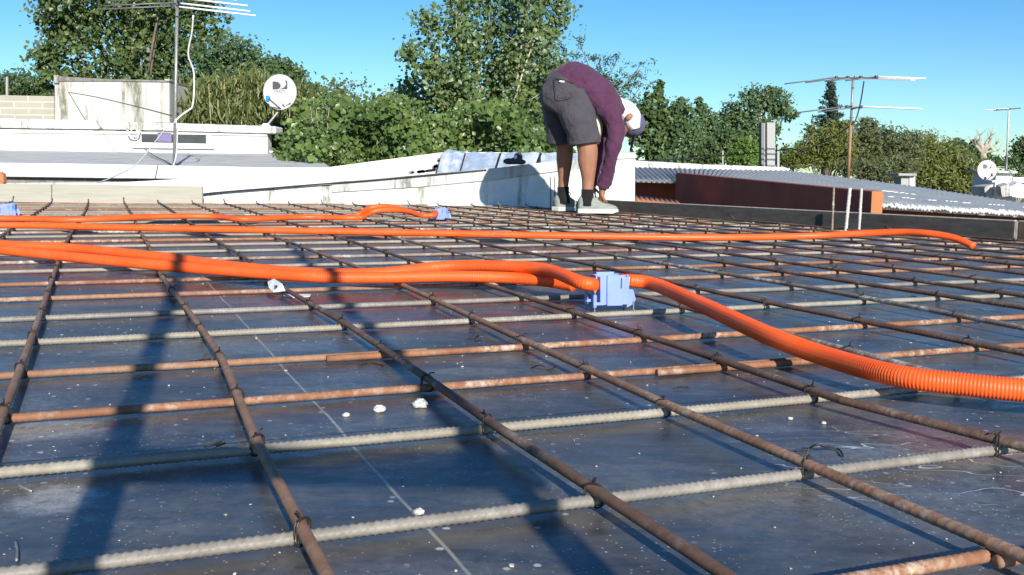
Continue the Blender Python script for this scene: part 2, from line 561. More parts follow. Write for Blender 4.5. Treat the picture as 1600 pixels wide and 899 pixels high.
    MAT['leaf_poplar'] = leaf_mat('poplar_leaf', (.050, .092, .034), (.190, .255, .095), .22, .36)
    MAT['leaf_olive'] = leaf_mat('olive_leaf', (.070, .086, .036), (.160, .175, .075), .25)
    MAT['leaf_yellow'] = leaf_mat('yellow_green_leaf', (.085, .105, .022), (.19, .20, .045), .25)
    MAT['leaf_dark'] = leaf_mat('dark_leaf', (.032, .066, .022), (.105, .160, .052), .2)
    MAT['leaf_mid'] = leaf_mat('mid_leaf', (.045, .088, .034), (.120, .180, .070), .2)
    MAT['leaf_bright'] = leaf_mat('bright_leaf', (.07, .14, .022), (.15, .235, .04), .25)
    MAT['leaf_needle'] = leaf_mat('needle', (.028, .060, .038), (.075, .115, .070), .1)
    MAT['leaf_cane'] = leaf_mat('cane_leaf', (.075, .105, .030), (.225, .245, .085), .2)


build_materials()

# ------------------------------------------------------------------ ground
g = MB()
N = 24
for i in range(N + 1):
    for j in range(N + 1):
        g.v.append((-500 + 1000 * i / N, -500 + 1000 * j / N, -3.3))
for i in range(N):
    for j in range(N):
        a = i * (N + 1) + j
        g.f.append((a, a + N + 1, a + N + 2, a + 1))
tag(g.build('ground', MAT['earth']), 'dry green earth far below the roofs', kind='structure')

# deck: a level sheet of film-faced plywood, bounded by the far wall and the long black board
BA, BB = Vector((2.31, 4.535, 0)), Vector((.736, 6.993, 0))   # foot of the black board
bdir = (BB - BA).normalized()
bnor = Vector((bdir.y, -bdir.x, 0))                           # away from the deck
BN = BA - bdir * 4.2
BF = BA + bdir * 3.75
deck = MB()
deck.prism([(-6.5, -1.8, 0), (BN.x, -1.8, 0), (BN.x, BN.y, 0), (BF.x, BF.y, 0), (BF.x, 8.35, 0), (-6.5, 8.0, 0)], (0, 0, -.02))
tag(deck.build('floor', MAT['deck']), 'dusty dark blue film-faced plywood deck under the rebar mesh', kind='structure')


# ------------------------------------------------------------------ rebar
def far_limit(u):
    """v where a lengthwise bar ends: the far wall or the black board"""
    v = 8.42
    for k in range(2000):
        q = D(u, v)
        yl = 7.62 + .06 * (q.x + 3.6)
        side = (q - BA).dot(bnor)
        if q.y < min(yl, 7.93) and side < -.035: return v
        v -= .005
    return v


def right_limit(v):
    u = 6.0
    for k in range(3000):
        q = D(u, v)
        if (q - BA).dot(bnor) < -.05: return u
        u -= .005
    return u


def bar_mesh(name, path, r, rib_to, mat, pitch=.0092, seg=12, rib=.0004, skew=1.1):
    """path: function s -> Vector, s in metres from 0 to L; ribs only on [rib_to]"""
    fn, L = path
    s, st = [], 0.0
    while st < L:
        s.append(st)
        st += pitch / 5 if rib_to[0] <= st <= rib_to[1] else .06
    s.append(L)
    s = np.array(s)
    C = np.array([tuple(fn(x)) for x in s])
    T = np.gradient(C, axis=0)
    T /= np.linalg.norm(T, axis=1)[:, None]
    Zv = np.array([0, 0, 1.0])
    X = np.cross(T, Zv); X /= np.linalg.norm(X, axis=1)[:, None]
    Y = np.cross(X, T)
    an = 2 * np.pi * np.arange(seg) / seg
    ph = (s[:, None] / pitch + skew * np.abs(np.mod(an / np.pi, 2) - 1)[None, :])
    prof = np.clip(np.cos(2 * np.pi * ph) * 1.8 - .55, 0, 1)
    side = np.abs(np.cos(an))
    inr = ((s >= rib_to[0]) & (s <= rib_to[1])).astype(float)
    rad = r + rib * prof * inr[:, None] * (0.45 + .55 * np.abs(np.sin(an)))[None, :] + (rib * .8 * (side > .97))[None, :]
    V = C[:, None, :] + rad[:, :, None] * (np.cos(an)[None, :, None] * X[:, None, :] + np.sin(an)[None, :, None] * Y[:, None, :])
    n = len(s)
    me = bpy.data.meshes.new(name)
    i = np.arange(n - 1)[:, None] * seg
    k = np.arange(seg)[None, :]
    k2 = (k + 1) % seg
    F = np.stack([i + k, i + k2, i + seg + k2, i + seg + k], -1).reshape(-1, 4)
    faces = F.tolist() + [list(range(seg)), list(range((n - 1) * seg + seg - 1, (n - 1) * seg - 1, -1))]
    me.from_pydata(V.reshape(-1, 3).tolist(), [], faces)
    bm = bmesh.new(); bm.from_mesh(me); bmesh.ops.recalc_face_normals(bm, faces=bm.faces); bm.to_mesh(me); bm.free()
    me.polygons.foreach_set('use_smooth', [True] * len(me.polygons))
    me.materials.append(mat)
    o = bpy.data.objects.new(name, me)
    COL.objects.link(o)
    return o


ORD = ['first', 'second', 'third', 'fourth', 'fifth', 'sixth', 'seventh', 'eighth', 'ninth', 'tenth', 'eleventh', 'twelfth', 'thirteenth', 'fourteenth', 'fifteenth',
       'sixteenth', 'seventeenth', 'eighteenth', 'nineteenth', 'twentieth', 'twenty-first', 'twenty-second', 'twenty-third', 'twenty-fourth', 'twenty-fifth', 'twenty-sixth',
       'twenty-seventh', 'twenty-eighth', 'twenty-ninth', 'thirtieth']
ZC, ZL = .0082, .0184
RC, RL = .0051, .0051
LONG = [(-.64, 'rust', []), (-.37, 'rust', []), (-.118, 'rust', [(1.2, -.115), (4.4, -.132)]), (.134, 'rust', [(1.0, .131), (1.45, .142), (2.65, .127), (3.7, .136)]),
        (.381, 'rust_dark', [(.54, .383), (.96, .375), (1.7, .386), (2.3, .371), (3.1, .387)]),
        (.622, 'rust', [(.5, .607), (1.0, .605), (1.46, .617), (2.4, .650), (2.85, .644), (3.6, .631)]),
        (.85, 'rust_dark', [(.71, .856), (.94, .822), (1.34, .837), (1.7, .845), (2.2, .845), (4.1, .862)]),
        (1.085, 'spatter', [(1.0, 1.061), (1.44, 1.085), (1.93, 1.102), (2.8, 1.115), (3.3, 1.075)]),
        (1.315, 'rust_dark', [(1.11, 1.322), (1.9, 1.300), (2.74, 1.335), (3.4, 1.308)]), (1.56, 'spatter', [(1.3, 1.54), (1.95, 1.577), (2.9, 1.571)]),
        (1.775, 'rust_dark', []), (1.97, 'rust_dark', []), (2.19, 'rust', []), (2.42, 'rust_dark', []), (2.655, 'rust_dark', []), (2.85, 'rust', []),
        (3.06, 'rust_dark', []), (3.30, 'rust', []), (3.50, 'rust_dark', []), (3.70, 'rust_dark', [])]
CROSS = [.529, .739, .998, 1.216, 1.468, 1.742, 2.015, 2.313, 2.60, 2.92, 3.20, 3.50, 3.79, 4.05, 4.33, 4.60, 4.86, 5.13, 5.40, 5.66, 5.93, 6.20, 6.46, 6.72, 6.99, 7.26, 7.52, 7.78, 8.04]
CMAT = ['rust_red', 'grey_steel', 'pale', 'rust_red', 'rust_red', 'pale', 'grey_steel', 'rust', 'rust_red', 'pale', 'spatter', 'pale', 'pale', 'rust_red', 'pale', 'spatter',
        'pale', 'rust_red', 'pale', 'pale', 'rust_red', 'spatter', 'pale', 'pale', 'rust_red', 'grey_steel', 'pale', 'rust', 'rust']


def wobble(base, pts, seed, amp):
    r = random.Random(seed)
    a, b, c = r.uniform(0, 6), r.uniform(0, 6), r.uniform(.9, 1.5)
    xs = [p[0] for p in pts]; ys = [p[1] for p in pts]

    def f(x):
        y = base
        if pts:
            y = np.interp(x, [xs[0] - 1.2] + xs + [xs[-1] + 1.5], [ys[0]] + ys + [base])
        return y + amp * math.sin(c * x + a) + amp * .5 * math.sin(2.3 * c * x + b)
    return f


# tie wire: a twisted loop of black wire round one crossing, three makes of it
def tie_mesh(seed):
    r = random.Random(seed)
    m = MB()
    pts = []
    sgn = r.choice((-1, 1))
    for k in range(15):                                     # the loop, diagonal over the crossing
        a = 2 * math.pi * k / 14
        q = math.copysign(abs(math.cos(a)) ** .6, math.cos(a))
        pts.append(D(q * .0060 * sgn, q * .0060, 0) + Vector((0, 0, math.copysign(abs(math.sin(a)) ** .6, math.sin(a)) * .0108)))
    m.tube(pts, .0008, 5)
    m.tube([p + D(.0018 * sgn, -.0018, .0004) for p in pts], .0008, 5)
    tx, ty = r.uniform(-.008, .008), r.uniform(-.006, .006)
    m.tube([Vector((0, 0, .0105)), Vector((tx * .4, ty * .4, .0130)), Vector((tx, ty, .0145 + r.uniform(0, .006)))], [.0014, .0012, .0008], 5)
    m.tube([Vector((0, 0, .0105)), Vector((-tx * .6, ty, .0145)), Vector((-tx * 1.4, ty * 1.4, .0135 + r.uniform(-.004, .003)))], .0009, 5)
    me = m.build('tie_wire', MAT['wire'])
    d = me.data
    bpy.data.objects.remove(me)
    return d


TIES = [tie_mesh(i) for i in range(5)]
LB = []
for i, (u, mt, pts) in enumerate(LONG):
    vend = far_limit(u) + random.uniform(-.04, .06) * (u < 3.0)
    v0 = -.55
    f = wobble(u, pts, 100 + i, .0035)
    L = vend - v0
    hook = u < 3.0 and i not in (0, 1)

    def fn(s, f=f, v0=v0, L=L, i=i):
        v = v0 + s
        z = ZL + .0012 * math.sin(3.1 * v + i)
        if s > L - .06: z += (s - L + .06) * (.25 if i % 3 else .55)
        return D(f(v), v, z)
    o = bar_mesh('rebar', (fn, L), RL, (.75, 3.0) if i in (5, 6, 7, 8, 9, 10, 11) else (9, 9), MAT[mt])
    look = {'rust': 'brown rusty', 'rust_dark': 'dark brown rusty', 'spatter': 'cement-spattered rusty'}[mt]
    side = f'{ORD[i]} from the left' if i < 10 else f'{ORD[len(LONG) - 1 - i]} from the black board'
    extra = {4: 'dark rusty lengthwise rebar running past the right corner of the white paper tag', 6: 'dark rusty lengthwise rebar passing just in front of the big blue box'}.get(i)
    tag(o, extra or f'{look} lengthwise rebar, {side}', 'rebar', 'lengthwise rebars of the upper layer')
    LB.append((o, u, f, vend))
crossf = []
XB = []


def cross_bar(i, u0, u1, dv, mt, label, ribs, dark=None):
    v = CROSS[i]
    f0 = wobble(v + dv, [], 300 + i, .004)
    L = u1 - u0

    def fn(s):
        uu = u0 + s
        return D(uu, f0(uu), ZC + .0008 * math.sin(2.1 * uu + i))
    o = bar_mesh('rebar', (fn, L), RC if i < 12 else .0056, ribs, MAT[mt], pitch=.0066 if mt in ('pale', 'grey_steel') else .0064,
                 rib=.0009 if mt in ('pale', 'grey_steel') else .0004, skew=1.5)
    tag(o, label, 'rebar', 'crosswise rebars of the lower layer')
    return o


WORDS = {'rust_red': 'orange-brown rusty', 'rust': 'brown rusty', 'pale': 'pale beige ribbed', 'grey_steel': 'grey ribbed', 'spatter': 'cement-spattered rusty', 'rust_dark': 'dark rusty'}
for i, v in enumerate(CROSS):
    ur = right_limit(v)
    u0 = -1.6 if v < 3 else (-2.2 if v < 5 else -1.9)
    crossf.append(wobble(v, [], 300 + i, .004))
    rb = (u0 * 0 + (0 - u0) - .75, (0 - u0) + 2.3) if i < 8 else (9, 9)
    lab = f'{WORDS[CMAT[i]]} crosswise rebar, {ORD[i]} from the near edge' if i < 15 else f'{WORDS[CMAT[i]]} crosswise rebar, {ORD[len(CROSS) - 1 - i]} from the far wall'
    if i == 0:
        cross_bar(i, .30, .628, 0, CMAT[i], 'short end of orange-brown rebar in the lower right corner', (0, 9))
        cross_bar(i, .60, ur, -.0115, 'rust', 'brown crosswise rebar lapped behind the rusty bar end in the lower right corner', (9, 9))
    elif i == 3:
        cross_bar(i, u0, 1.02, 0, CMAT[i], 'orange-brown crosswise rebar ending under the near orange conduit', rb)
        cross_bar(i, .722, ur, -.0115, 'rust_red', 'orange-brown crosswise rebar whose blunt end lies lapped in front of another', (0, 2.0))
    elif i == 4:
        cross_bar(i, u0, .46, .001, 'rust', 'brown crosswise rebar with its dark shaded end left of the box', rb)
        cross_bar(i, .30, ur, -.0105, 'rust_red', 'orange-brown crosswise rebar with white flecks, lapped on a dark bar end', (.1, 2.0))
    else:
        cross_bar(i, u0, ur, 0, CMAT[i], lab, rb)

for i, (o, u, f, vend) in enumerate(LB):
    for j, v in enumerate(CROSS):
        if v > vend - .03: continue
        uu = f(v)
        if uu > right_limit(v) - .02: continue
        if i < 2 and v < 2.5: continue
        if v < .6: continue
        if random.random() < .08 and v > 2: continue
        t = bpy.data.objects.new('tie_wire', TIES[(i * 7 + j * 3) % 5])
        COL.objects.link(t)
        t.parent = o
        t.location = D(uu, crossf[j](uu), (ZC + ZL) / 2)
        t.rotation_euler = (0, 0, random.choice((0, 0, math.pi / 2)) + random.uniform(-.25, .25))

# three upright starter bars by the black board
for k, (xb, yb, xt, yt, r, mt, lb) in enumerate(((1300, 364, 1303, 293, .0056, 'spatter', 'thin rusty upright starter bar with white flecks, leftmost of three'),
                                                (1321, 364, 1328, 294, .0088, 'whitebar', 'thick leaning upright starter bar coated in white, middle of three'),
                                                (1342, 363, 1346, 295, .0074, 'whitebar', 'straight white-coated upright starter bar, rightmost of three'))):
    b = G(xb, yb, 0.0)
    t = P(xt, yt, b.y)
    L = (t - b).length
    m = MB()
    n = 46
    m.tube([b.lerp(t, q / n) + Vector((random.uniform(-1, 1) * .0006, 0, 0)) for q in range(n + 1)], [r * random.uniform(.86, 1.16) for q in range(n + 1)], 9)
    tag(m.build('starter_bar', MAT[mt], smooth=True), lb, 'starter bar', 'upright starter bars by the black board')


# ------------------------------------------------------------------ conduits
def conduit(pts, r, label, step=None, pitch=.0042, seg=16, depth=.0007):
    m = MB()
    if step is None:
        c = spline(pts, pitch / 4)
        n = len(c)
        ph = np.arange(n) % 4
        rad = np.where((ph == 1) | (ph == 2), r, r - depth)
        m.tube([tuple(q) for q in c], rad.tolist(), seg)
    else:
        c = spline(pts, step)
        m.tube([tuple(q) for q in c], r, seg)
    o = m.build('conduit', MAT['orange'], smooth=True)
    return tag(o, label, 'conduit', 'orange corrugated conduits lying on the rebar')


RD = .0146
TOP = ZL + RL + RD - .001
BOXP = G(952, 476, .012)
BX = Vector((BOXP.x, BOXP.y, 0))
BROT = R(14)


def bw(x, y, z):
    return BX + Matrix.Rotation(BROT, 3, 'Z') @ Vector((x, y, z))


near_c = [bw(.022, -.002, .062), bw(.046, -.008, .063), bw(.085, -.05, .058), G(1100, 478, .052), G(1195, 522, .046), G(1290, 557, TOP), G(1400, 587, TOP), G(1500, 600, TOP), G(1600, 610, TOP), G(1760, 622, TOP), G(2000, 640, TOP)]
conduit(near_c, RD, 'thick orange conduit curving from the big blue box to the right edge')
la = [G(-420, 340, TOP), G(-200, 362, TOP), G(0, 382, TOP), G(110, 388, TOP), G(250, 402, TOP + .004), G(380, 419, TOP + .004), G(500, 428, TOP), G(600, 427, TOP + .004), G(690, 417, TOP + .012), G(770, 416, TOP + .022), G(850, 421, TOP + .028), bw(-.07, -.006, .062), bw(-.022, -.001, .053)]
conduit(la, RD, 'orange conduit from the left edge arching up into the big blue box')
lb_ = [G(-420, 348, TOP), G(-200, 372, TOP), G(0, 390, TOP), G(110, 401, TOP), G(250, 414, TOP), G(380, 424, TOP), G(500, 433, TOP), G(600, 434, TOP), G(700, 432, TOP), G(790, 434, TOP), G(850, 439, TOP - .001), G(896, 446, TOP - .004)]
conduit([q + Vector((0, -.012, 0)) if n < 6 else q for n, q in enumerate(lb_)], RD - .0005, 'orange conduit with an open end lying short of the big blue box')
c2 = [G(-300, 352, TOP), G(0, 352, TOP), G(200, 356, TOP), (G(420, 360, TOP)), G(650, 364, TOP), G(900, 369, TOP), G(1100, 371.5, TOP), G(1250, 369.5, TOP + .004), G(1330, 366, TOP + .018), G(1400, 363, TOP + .032), G(1450, 365, TOP + .034), G(1490, 372, TOP + .022), G(1522, 385, TOP - .004)]
conduit(c2, RD - .001, 'long straight orange conduit crossing the middle of the deck', .012)
B2 = G(690, 343.5, .012)
d1 = [G(-300, 341, TOP), G(0, 341, TOP), G(120, 343, TOP), G(250, 338, TOP + .006), G(330, 338, TOP + .004), G(380, 342, TOP), G(470, 339, TOP), G(540, 340, TOP), G(562, 334, TOP + .02), G(580, 325, TOP + .052), G(605, 322.5, TOP + .06), G(632, 329, TOP + .036), G(655, 336, TOP + .008), G(675, 336, TOP + .008), B2 + Vector((-.025, 0, .045))]
conduit(d1, RD - .001, 'orange conduit humped up in front of the white wall, upper of a pair', .010)
d2 = [q + Vector((.015, -.028, -.001 if 3 > n or n > 11 else (-.018 if 8 <= n <= 10 else -.001))) for n, q in enumerate(d1[:-1])] + [B2 + Vector((-.028, -.026, .036))]
conduit(d2, RD - .0012, 'orange conduit humped up in front of the white wall, lower of a pair', .010)
B3 = G(14, 337, .012)
conduit([G(-260, 331, TOP), G(-120, 331, TOP + .006), G(-40, 329, TOP + .012), B3 + Vector((-.045, .01, .045)), B3 + Vector((-.02, .005, .045))], RD - .001, 'short stretch of orange conduit entering the box at the left edge', .010)


# ------------------------------------------------------------------ junction boxes
def junction_box(loc, rot, label):
    root = thing('junction_box', label, 'junction box', loc, 'light blue plastic junction boxes')
    m3 = Matrix.Rotation(rot, 3, 'Z')

    def q(x, y, z): return Vector(loc) + m3 @ Vector((x, y, z))
    hw, h, z0 = .032, .062, .012
    b = MB()
    # walls with taper and a hollow inside, open on top
    def ring(k, z): return [q(x * k, y * k, z) for x, y in ((-hw, -hw), (hw, -hw), (hw, hw), (-hw, hw))]
    b.loft([ring(.60, z0 + .004), ring(.92, z0 + .003), ring(.95, z0 + .004), ring(1.02, z0 + h), ring(.93, z0 + h), ring(.87, z0 + .008), ring(.5, z0 + .009)])
    b.build('box_body', MAT['box'], root, bevel=.0012)
    p = MB()
    for sgn in (-1, 1):
        y = sgn * (hw + .0005)
        p.prism([q(-.019, y, z0 + h + .004), q(.021, y, z0 + h + .004), q(.016, y - sgn * .002, z0 + .002), q(-.017, y - sgn * .002, z0 + .002)], m3 @ Vector((0, sgn * .005, 0)))
        x = sgn * (hw + .0005)
        p.prism([q(x, -.014, z0 + h + .002), q(x, .014, z0 + h + .002), q(x - sgn * .002, .012, z0 + h * .55), q(x - sgn * .002, -.012, z0 + h * .55)], m3 @ Vector((sgn * .004, 0, 0)))
    p.build('side_panel', MAT['box'], root, bevel=.0008)
    sl = MB().box(q(.012, -hw - .0062, z0 + h * .80), (.0016, .0016, .022), rot)
    sl.build('slot', MAT['black'], root)
    for sx, sy in ((-1, -1), (1, -1), (1, 1), (-1, 1)):
        e = MB()
        cx, cy = sx * (hw + .008), sy * (hw - .004)
        if sx > 0:
            e.prism([q(cx - .010, cy - .003 * sy, z0 - .004), q(cx + .005, cy - .003 * sy, z0 + .003), q(cx + .009, cy, z0 + .014), q(cx + .003, cy, z0 + .034), q(cx - .008, cy, z0 + .036)], m3 @ Vector((0, .008, 0)))
        else:
            e.box(q(cx + .006, cy, z0 + .006), (.024, .009, .006), rot)
            e.tube([q(cx - .002, cy, z0 - .002), q(cx - .002, cy, z0 + .024)], .0042, 10)
        er = e.build('fixing_ear', MAT['box'], root, bevel=.0006)
        nl = MB()
        nl.tube([q(cx + (.004 if sx > 0 else -.002), cy, 0), q(cx + (.004 if sx > 0 else -.002), cy, z0 + .034 if sx < 0 else z0 + .01)], .0014, 8)
        if sx < 0: nl.tube([q(cx - .002, cy, z0 + .030), q(cx - .002, cy, z0 + .034)], .0034, 10)
        nl.build('nail', MAT['galv'], er, smooth=False)
    return root


junction_box(tuple(BX), BROT, 'light blue plastic junction box between the near orange conduits')
junction_box((B2.x, B2.y, 0), R(-8), 'light blue junction box at the end of the humped orange conduits')
junction_box((B3.x, B3.y, 0), R(6), 'light blue junction box at the left edge of the deck')

# ------------------------------------------------------------------ boards at the edges of the deck
for k, (x0, x1, yt0, yt1, lb) in enumerate(((-160, 80, 285, 288.5, 'greenish pale pine board at the left end of the far deck edge'),
                                           (81.5, 316, 288, 291.5, 'long pale pine board butting the greenish one on the far deck edge'))):
    Y = 7.86
    m = MB().prism([P(x0, yt0, Y), P(x1, yt1, Y), P(x1, 322, Y), P(x0, 322, Y)], (0, .028, 0))
    tag(m.build('edge_board', MAT['pine'], bevel=.002), lb, 'board', 'pale boards along the far deck edge')


def long_board(a, b, ht, mat, label, name='edge_board', t=.021):
    root = thing(name, label, 'board', tuple(a))
    up = Vector((0, 0, ht))
    m = MB().prism([a, b, b + up, a + up], bnor * t)
    m.build('face_board', mat, root, bevel=.0015)
    e = MB().prism([a + up + Vector((0, 0, .0008)), b + up + Vector((0, 0, .0008)), b + up + Vector((0, 0, .005)), a + up + Vector((0, 0, .005))], bnor * (t + .001))
    e.build('raw_edge', MAT['board_edge'], root)
    return root


J = G(1582, 377.5, 0) ; s_ = (J - BA).dot(bdir)
JA = BA + bdir * s_
long_board(JA, BA + bdir * 3.35, .092, MAT['black_board'], 'long black film-faced board along the right edge of the deck')
lp = MB().prism([JA - bdir * .003, JA - bdir * .018, JA - bdir * .018 + Vector((0, 0, .094)), JA - bdir * .003 + Vector((0, 0, .094))], bnor * .022)
tag(lp.build('joint_batten', MAT['board_edge']), 'pale upright batten end at the joint of the black and brown boards', 'batten')
long_board(JA - bdir * 4.0, JA - bdir * .021, .092, MAT['brown_board'], 'brown board next to the black one at the right edge')

# ------------------------------------------------------------------ near parapet wall with sloped coping
YW = 8.12


def slabpoly(pts, Y, th):
    return MB().prism([P(x, y, Y) for x, y in pts], (0, th, 0))


wall1 = thing('parapet_wall', 'whitewashed parapet wall with sloping grey coping behind the deck', 'wall', tuple(P(600, 330, YW)))
slabpoly([(205, 335), (205, 316), (330, 302), (520, 288), (640, 281), (776, 268.5), (862, 259), (988, 252), (990, 335)], YW, .16).build('wall_face', MAT['white_wall'], wall1)
slabpoly([(518, 284), (650, 274), (776, 262.5), (864, 252), (930, 246), (930, 262), (864, 269), (776, 281), (650, 293), (519, 301)], YW - .018, .20).build('coping', MAT['coping'], wall1, bevel=.004)
slabpoly([(931.5, 241.5), (993, 238), (994.5, 248), (931.5, 252)], YW - .022, .22).build('end_cap', MAT['coping'], wall1, bevel=.01)
slabpoly([(880, 262), (962, 256), (991, 255.5), (991, 335), (880, 335)], YW - .014, .17).build('end_pier', MAT['clean_wall'], wall1, bevel=.006)
for k, x in enumerate((860, 866.5, 873, 879.5)):
    slabpoly([(x, 276.5), (x + 1.2, 276.5), (x + 1.2, 330), (x, 330)], YW - .006, .012).build('groove', MAT['tar'], wall1)

cab = [P(215, 315, YW - .03), P(255, 311.5, YW - .03), P(300, 307, YW - .03), P(330, 302, YW - .03), P(420, 294.5, YW - .03), P(500, 288, YW - .03), P(580, 282, YW - .03), P(690, 272, YW - .03), P(760, 266, YW - .02)]
m = MB()
m.tube([tuple(q) for q in spline(cab, .03)], .0075, 6)
tag(m.build('cable', MAT['cable_black'], smooth=True), 'black cable lying along the sloping top of the parapet', 'cable')
m = MB()
m.tube([tuple(q) for q in spline([P(232, 316, YW - .05), P(262, 315, YW - .06), P(275, 310.5, YW - .05), P(300, 309, YW - .05), P(312, 306, YW - .05)], .02)], .006, 6)
tag(m.build('cable', MAT['cable_black'], smooth=True), 'short loose black cable end behind the pine board', 'cable')

# higher wall behind it, membrane panels and a rag
YV = 8.75
wall2 = thing('parapet_wall', 'bright white wall sloping up behind the grey coping', 'wall', tuple(P(500, 300, YV)))
slabpoly([(60, 290), (200, 284.5), (300, 279), (420, 271), (510, 262), (600, 250), (690, 238.5), (760, 238), (992, 242), (992, 335), (60, 335)], YV, .2).build('wall_face', MAT['clean_wall'], wall2)
chips = MB()
for k in range(30):
    x = 640 + 48 * random.random() ** .7
    y = 270 - (x - 640) * .10 - max(0, x - 676) * random.uniform(0, 1.8)
    s = random.uniform(1.0, 3.4)
    chips.prism([P(x + s * math.cos(a) * 1.4, y + s * math.sin(a) * .8 * random.uniform(.6, 1.2), YV) for a in np.linspace(0, 5.4, 7)], (0, -.006, 0))
chips.build('flaked_patch', MAT['cornice'], wall2)
mem = thing('roof_membrane', 'bluish silver aluminium membrane folded over the wall top', 'membrane', tuple(P(770, 270, 8.6)))
xs = [690, 727, 782, 845, 930]
for a, b in zip(xs[:-1], xs[1:]):
    m = MB()
    n = 8
    rows = []
    for j in range(5):
        t = j / 4
        row = []
        for i in range(n + 1):
            x = a + (b - a) * i / n - (1 - t) * 8 * (a < 845) * (1 - 0)
            yt, yb = 238.5, 272 - (x - 690) * .055
            q = P(x, yb + (yt - yb) * t, 8.52 + .20 * t)
            q.y += .012 * math.sin(i * 2.1 + j * 1.3 + a) * (0 < j < 4)
            q.z += .008 * math.sin(i * 1.7 + a)
            row.append(q)
        rows.append(row)
    vs = [q for r_ in rows for q in r_]
    vs2 = [q + Vector((0, .012, -.004)) for q in vs]
    f = []
    w_ = n + 1
    for j in range(4):
        for i in range(n):
            p0 = j * w_ + i
            f.append((p0, p0 + 1, p0 + w_ + 1, p0 + w_))
    nn = len(vs)
    f += [tuple(i + nn for i in reversed(q)) for q in f]
    m.add(vs + vs2, f)
    m.build('membrane_sheet', MAT['membrane'], mem, smooth=True)
for x, wd in ((727, 2.2), (782, 3.2), (845, 3.6)):
    sx = 8
    m = MB().prism([P(x - sx - wd / 2, 271 - (x - 690) * .055, 8.50), P(x - sx + wd / 2, 271 - (x - 690) * .055, 8.50), P(x + wd / 2, 240, 8.70), P(x - wd / 2, 240, 8.70)], (0, .012, .004))
    m.build('tar_joint', MAT['tar'], mem)
fl = MB().prism([P(692, 239, 8.72), P(700, 233.5, 8.8), P(718, 236, 8.85), P(735, 238.5, 8.8), P(735, 240, 8.72)], (0, .05, .0))
fl.build('loose_flap', MAT['membrane'], mem)

rag = MB()
rr = P(803, 249, 8.06)
for dx, dz, a, b, c in ((-.035, -.018, .055, .04, .026), (.02, -.012, .05, .04, .03), (.055, -.022, .045, .04, .022), (.035, .022, .036, .03, .036), (.0, -.024, .07, .05, .018)):
    rag.ellipsoid(rr + Vector((dx, 0, dz)), (a, b, c), nu=14, nv=9)
ro = rag.build('rag', MAT['rag'], smooth=True)
rm = ro.modifiers.new('remesh', 'REMESH'); rm.mode = 'VOXEL'; rm.voxel_size = .008; rm.use_smooth_shade = True
tag(ro, 'crumpled dark grey cloth with a white patch lying on the coping', 'cloth')
MB().ellipsoid(rr + Vector((.012, -.034, .016)), (.012, .006, .018), Matrix.Rotation(.5, 3, 'Y')).build('white_patch', MAT['cap_white'], ro, smooth=True)

# ------------------------------------------------------------------ left: flat roofs, white building, tank
lowwall = thing('parapet_wall', 'low white parapet band with a dark gap below it at left', 'wall', tuple(P(100, 275, 12)))
slabpoly([(-160, 252.5), (120, 256), (300, 259.5), (460, 262.5), (515, 262), (520, 275), (290, 280), (190, 279), (-160, 274)], 12.0, .15).build('upper_band', MAT['clean_wall'], lowwall, bevel=.01)
slabpoly([(-160, 274.5), (190, 279.5), (300, 281), (300, 300), (-160, 300)], 12.10, .06).build('painted_gap_shade', MAT['cornice'], lowwall)  # dark slab painting the shade in the gap under the band
slabpoly([(-160, 283), (10, 286), (300, 284), (300, 345), (-160, 345)], 11.4, .12).build('lower_wall', MAT['coping'], lowwall)
roof = MB()
A_ = [P(-170, 258, 12.12), P(300, 261.5, 12.12), P(516, 262, 12.12), P(500, 250, 15.5), P(478, 240.5, 17.6), P(300, 239.5, 17.8), P(-170, 232, 17.8)]
roof.prism(A_, (0, 0, -.12))
tag(roof.build('roof_slab', MAT['roof_grey']), 'grey flat sheet roof in front of the low white building', 'roof')
kerb = MB().prism([P(421, 238.5, 17.70), P(480, 240.5, 17.70), P(480, 237.8, 17.70), P(421, 235.8, 17.70)], (0, .12, 0))
tag(kerb.build('roof_kerb', MAT['clean_wall']), 'thin white kerb along the back edge of the grey roof', 'kerb')
orng = MB().prism([P(-12, 290, 11.0), P(2.5, 290, 11.0), P(5.5, 286, 11.0), P(4.5, 272, 11.0), P(-1, 269, 11.0), P(-12, 269, 11.0)], (0, .08, 0))
tag(orng.build('barrel_edge', MAT['terracotta'], bevel=.01), 'orange painted post at the left edge behind the pine board', 'post')

YB = 18.0
bld = thing('white_building', 'low whitewashed rooftop building with a slit window and thick coping', 'building', tuple(P(200, 240, YB)))
slabpoly([(-170, 205), (418, 212), (418, 243), (-170, 238)], YB, .3).build('front_wall', MAT['clean_wall'], bld)
slabpoly([(-170, 181), (60, 186), (190, 190), (431, 197.5), (431, 209.5), (190, 203), (-170, 198)], YB - .10, .55).build('coping', MAT['white_wall'], bld, bevel=.03)
slabpoly([(-170, 198.5), (418, 209.5), (418, 213), (-170, 206)], YB - .04, .3).build('wall_moulding', MAT['clean_wall'], bld, bevel=.02)
wf = slabpoly([(214, 203.5), (329, 207.5), (328, 228.5), (214, 227)], YB - .03, .1).build('window', MAT['clean_wall'], bld, bevel=.01)
slabpoly([(221, 206), (272, 207.2), (272, 223.5), (221, 222.5)], YB - .037, .02).build('pane', MAT['window'], wf)
slabpoly([(277, 207.8), (322, 209.3), (322, 224.5), (277, 223.8)], YB - .037, .02).build('pane', MAT['window'], wf)
slabpoly([(246, 208), (268, 208.5), (268, 222.3), (246, 221.8)], YB - .040, .002).build('curtain', MAT['purple'], wf)
slabpoly([(206, 228), (334, 230), (334, 233.5), (206, 231.5)], YB - .06, .1).build('window_sill', MAT['clean_wall'], bld, bevel=.01)

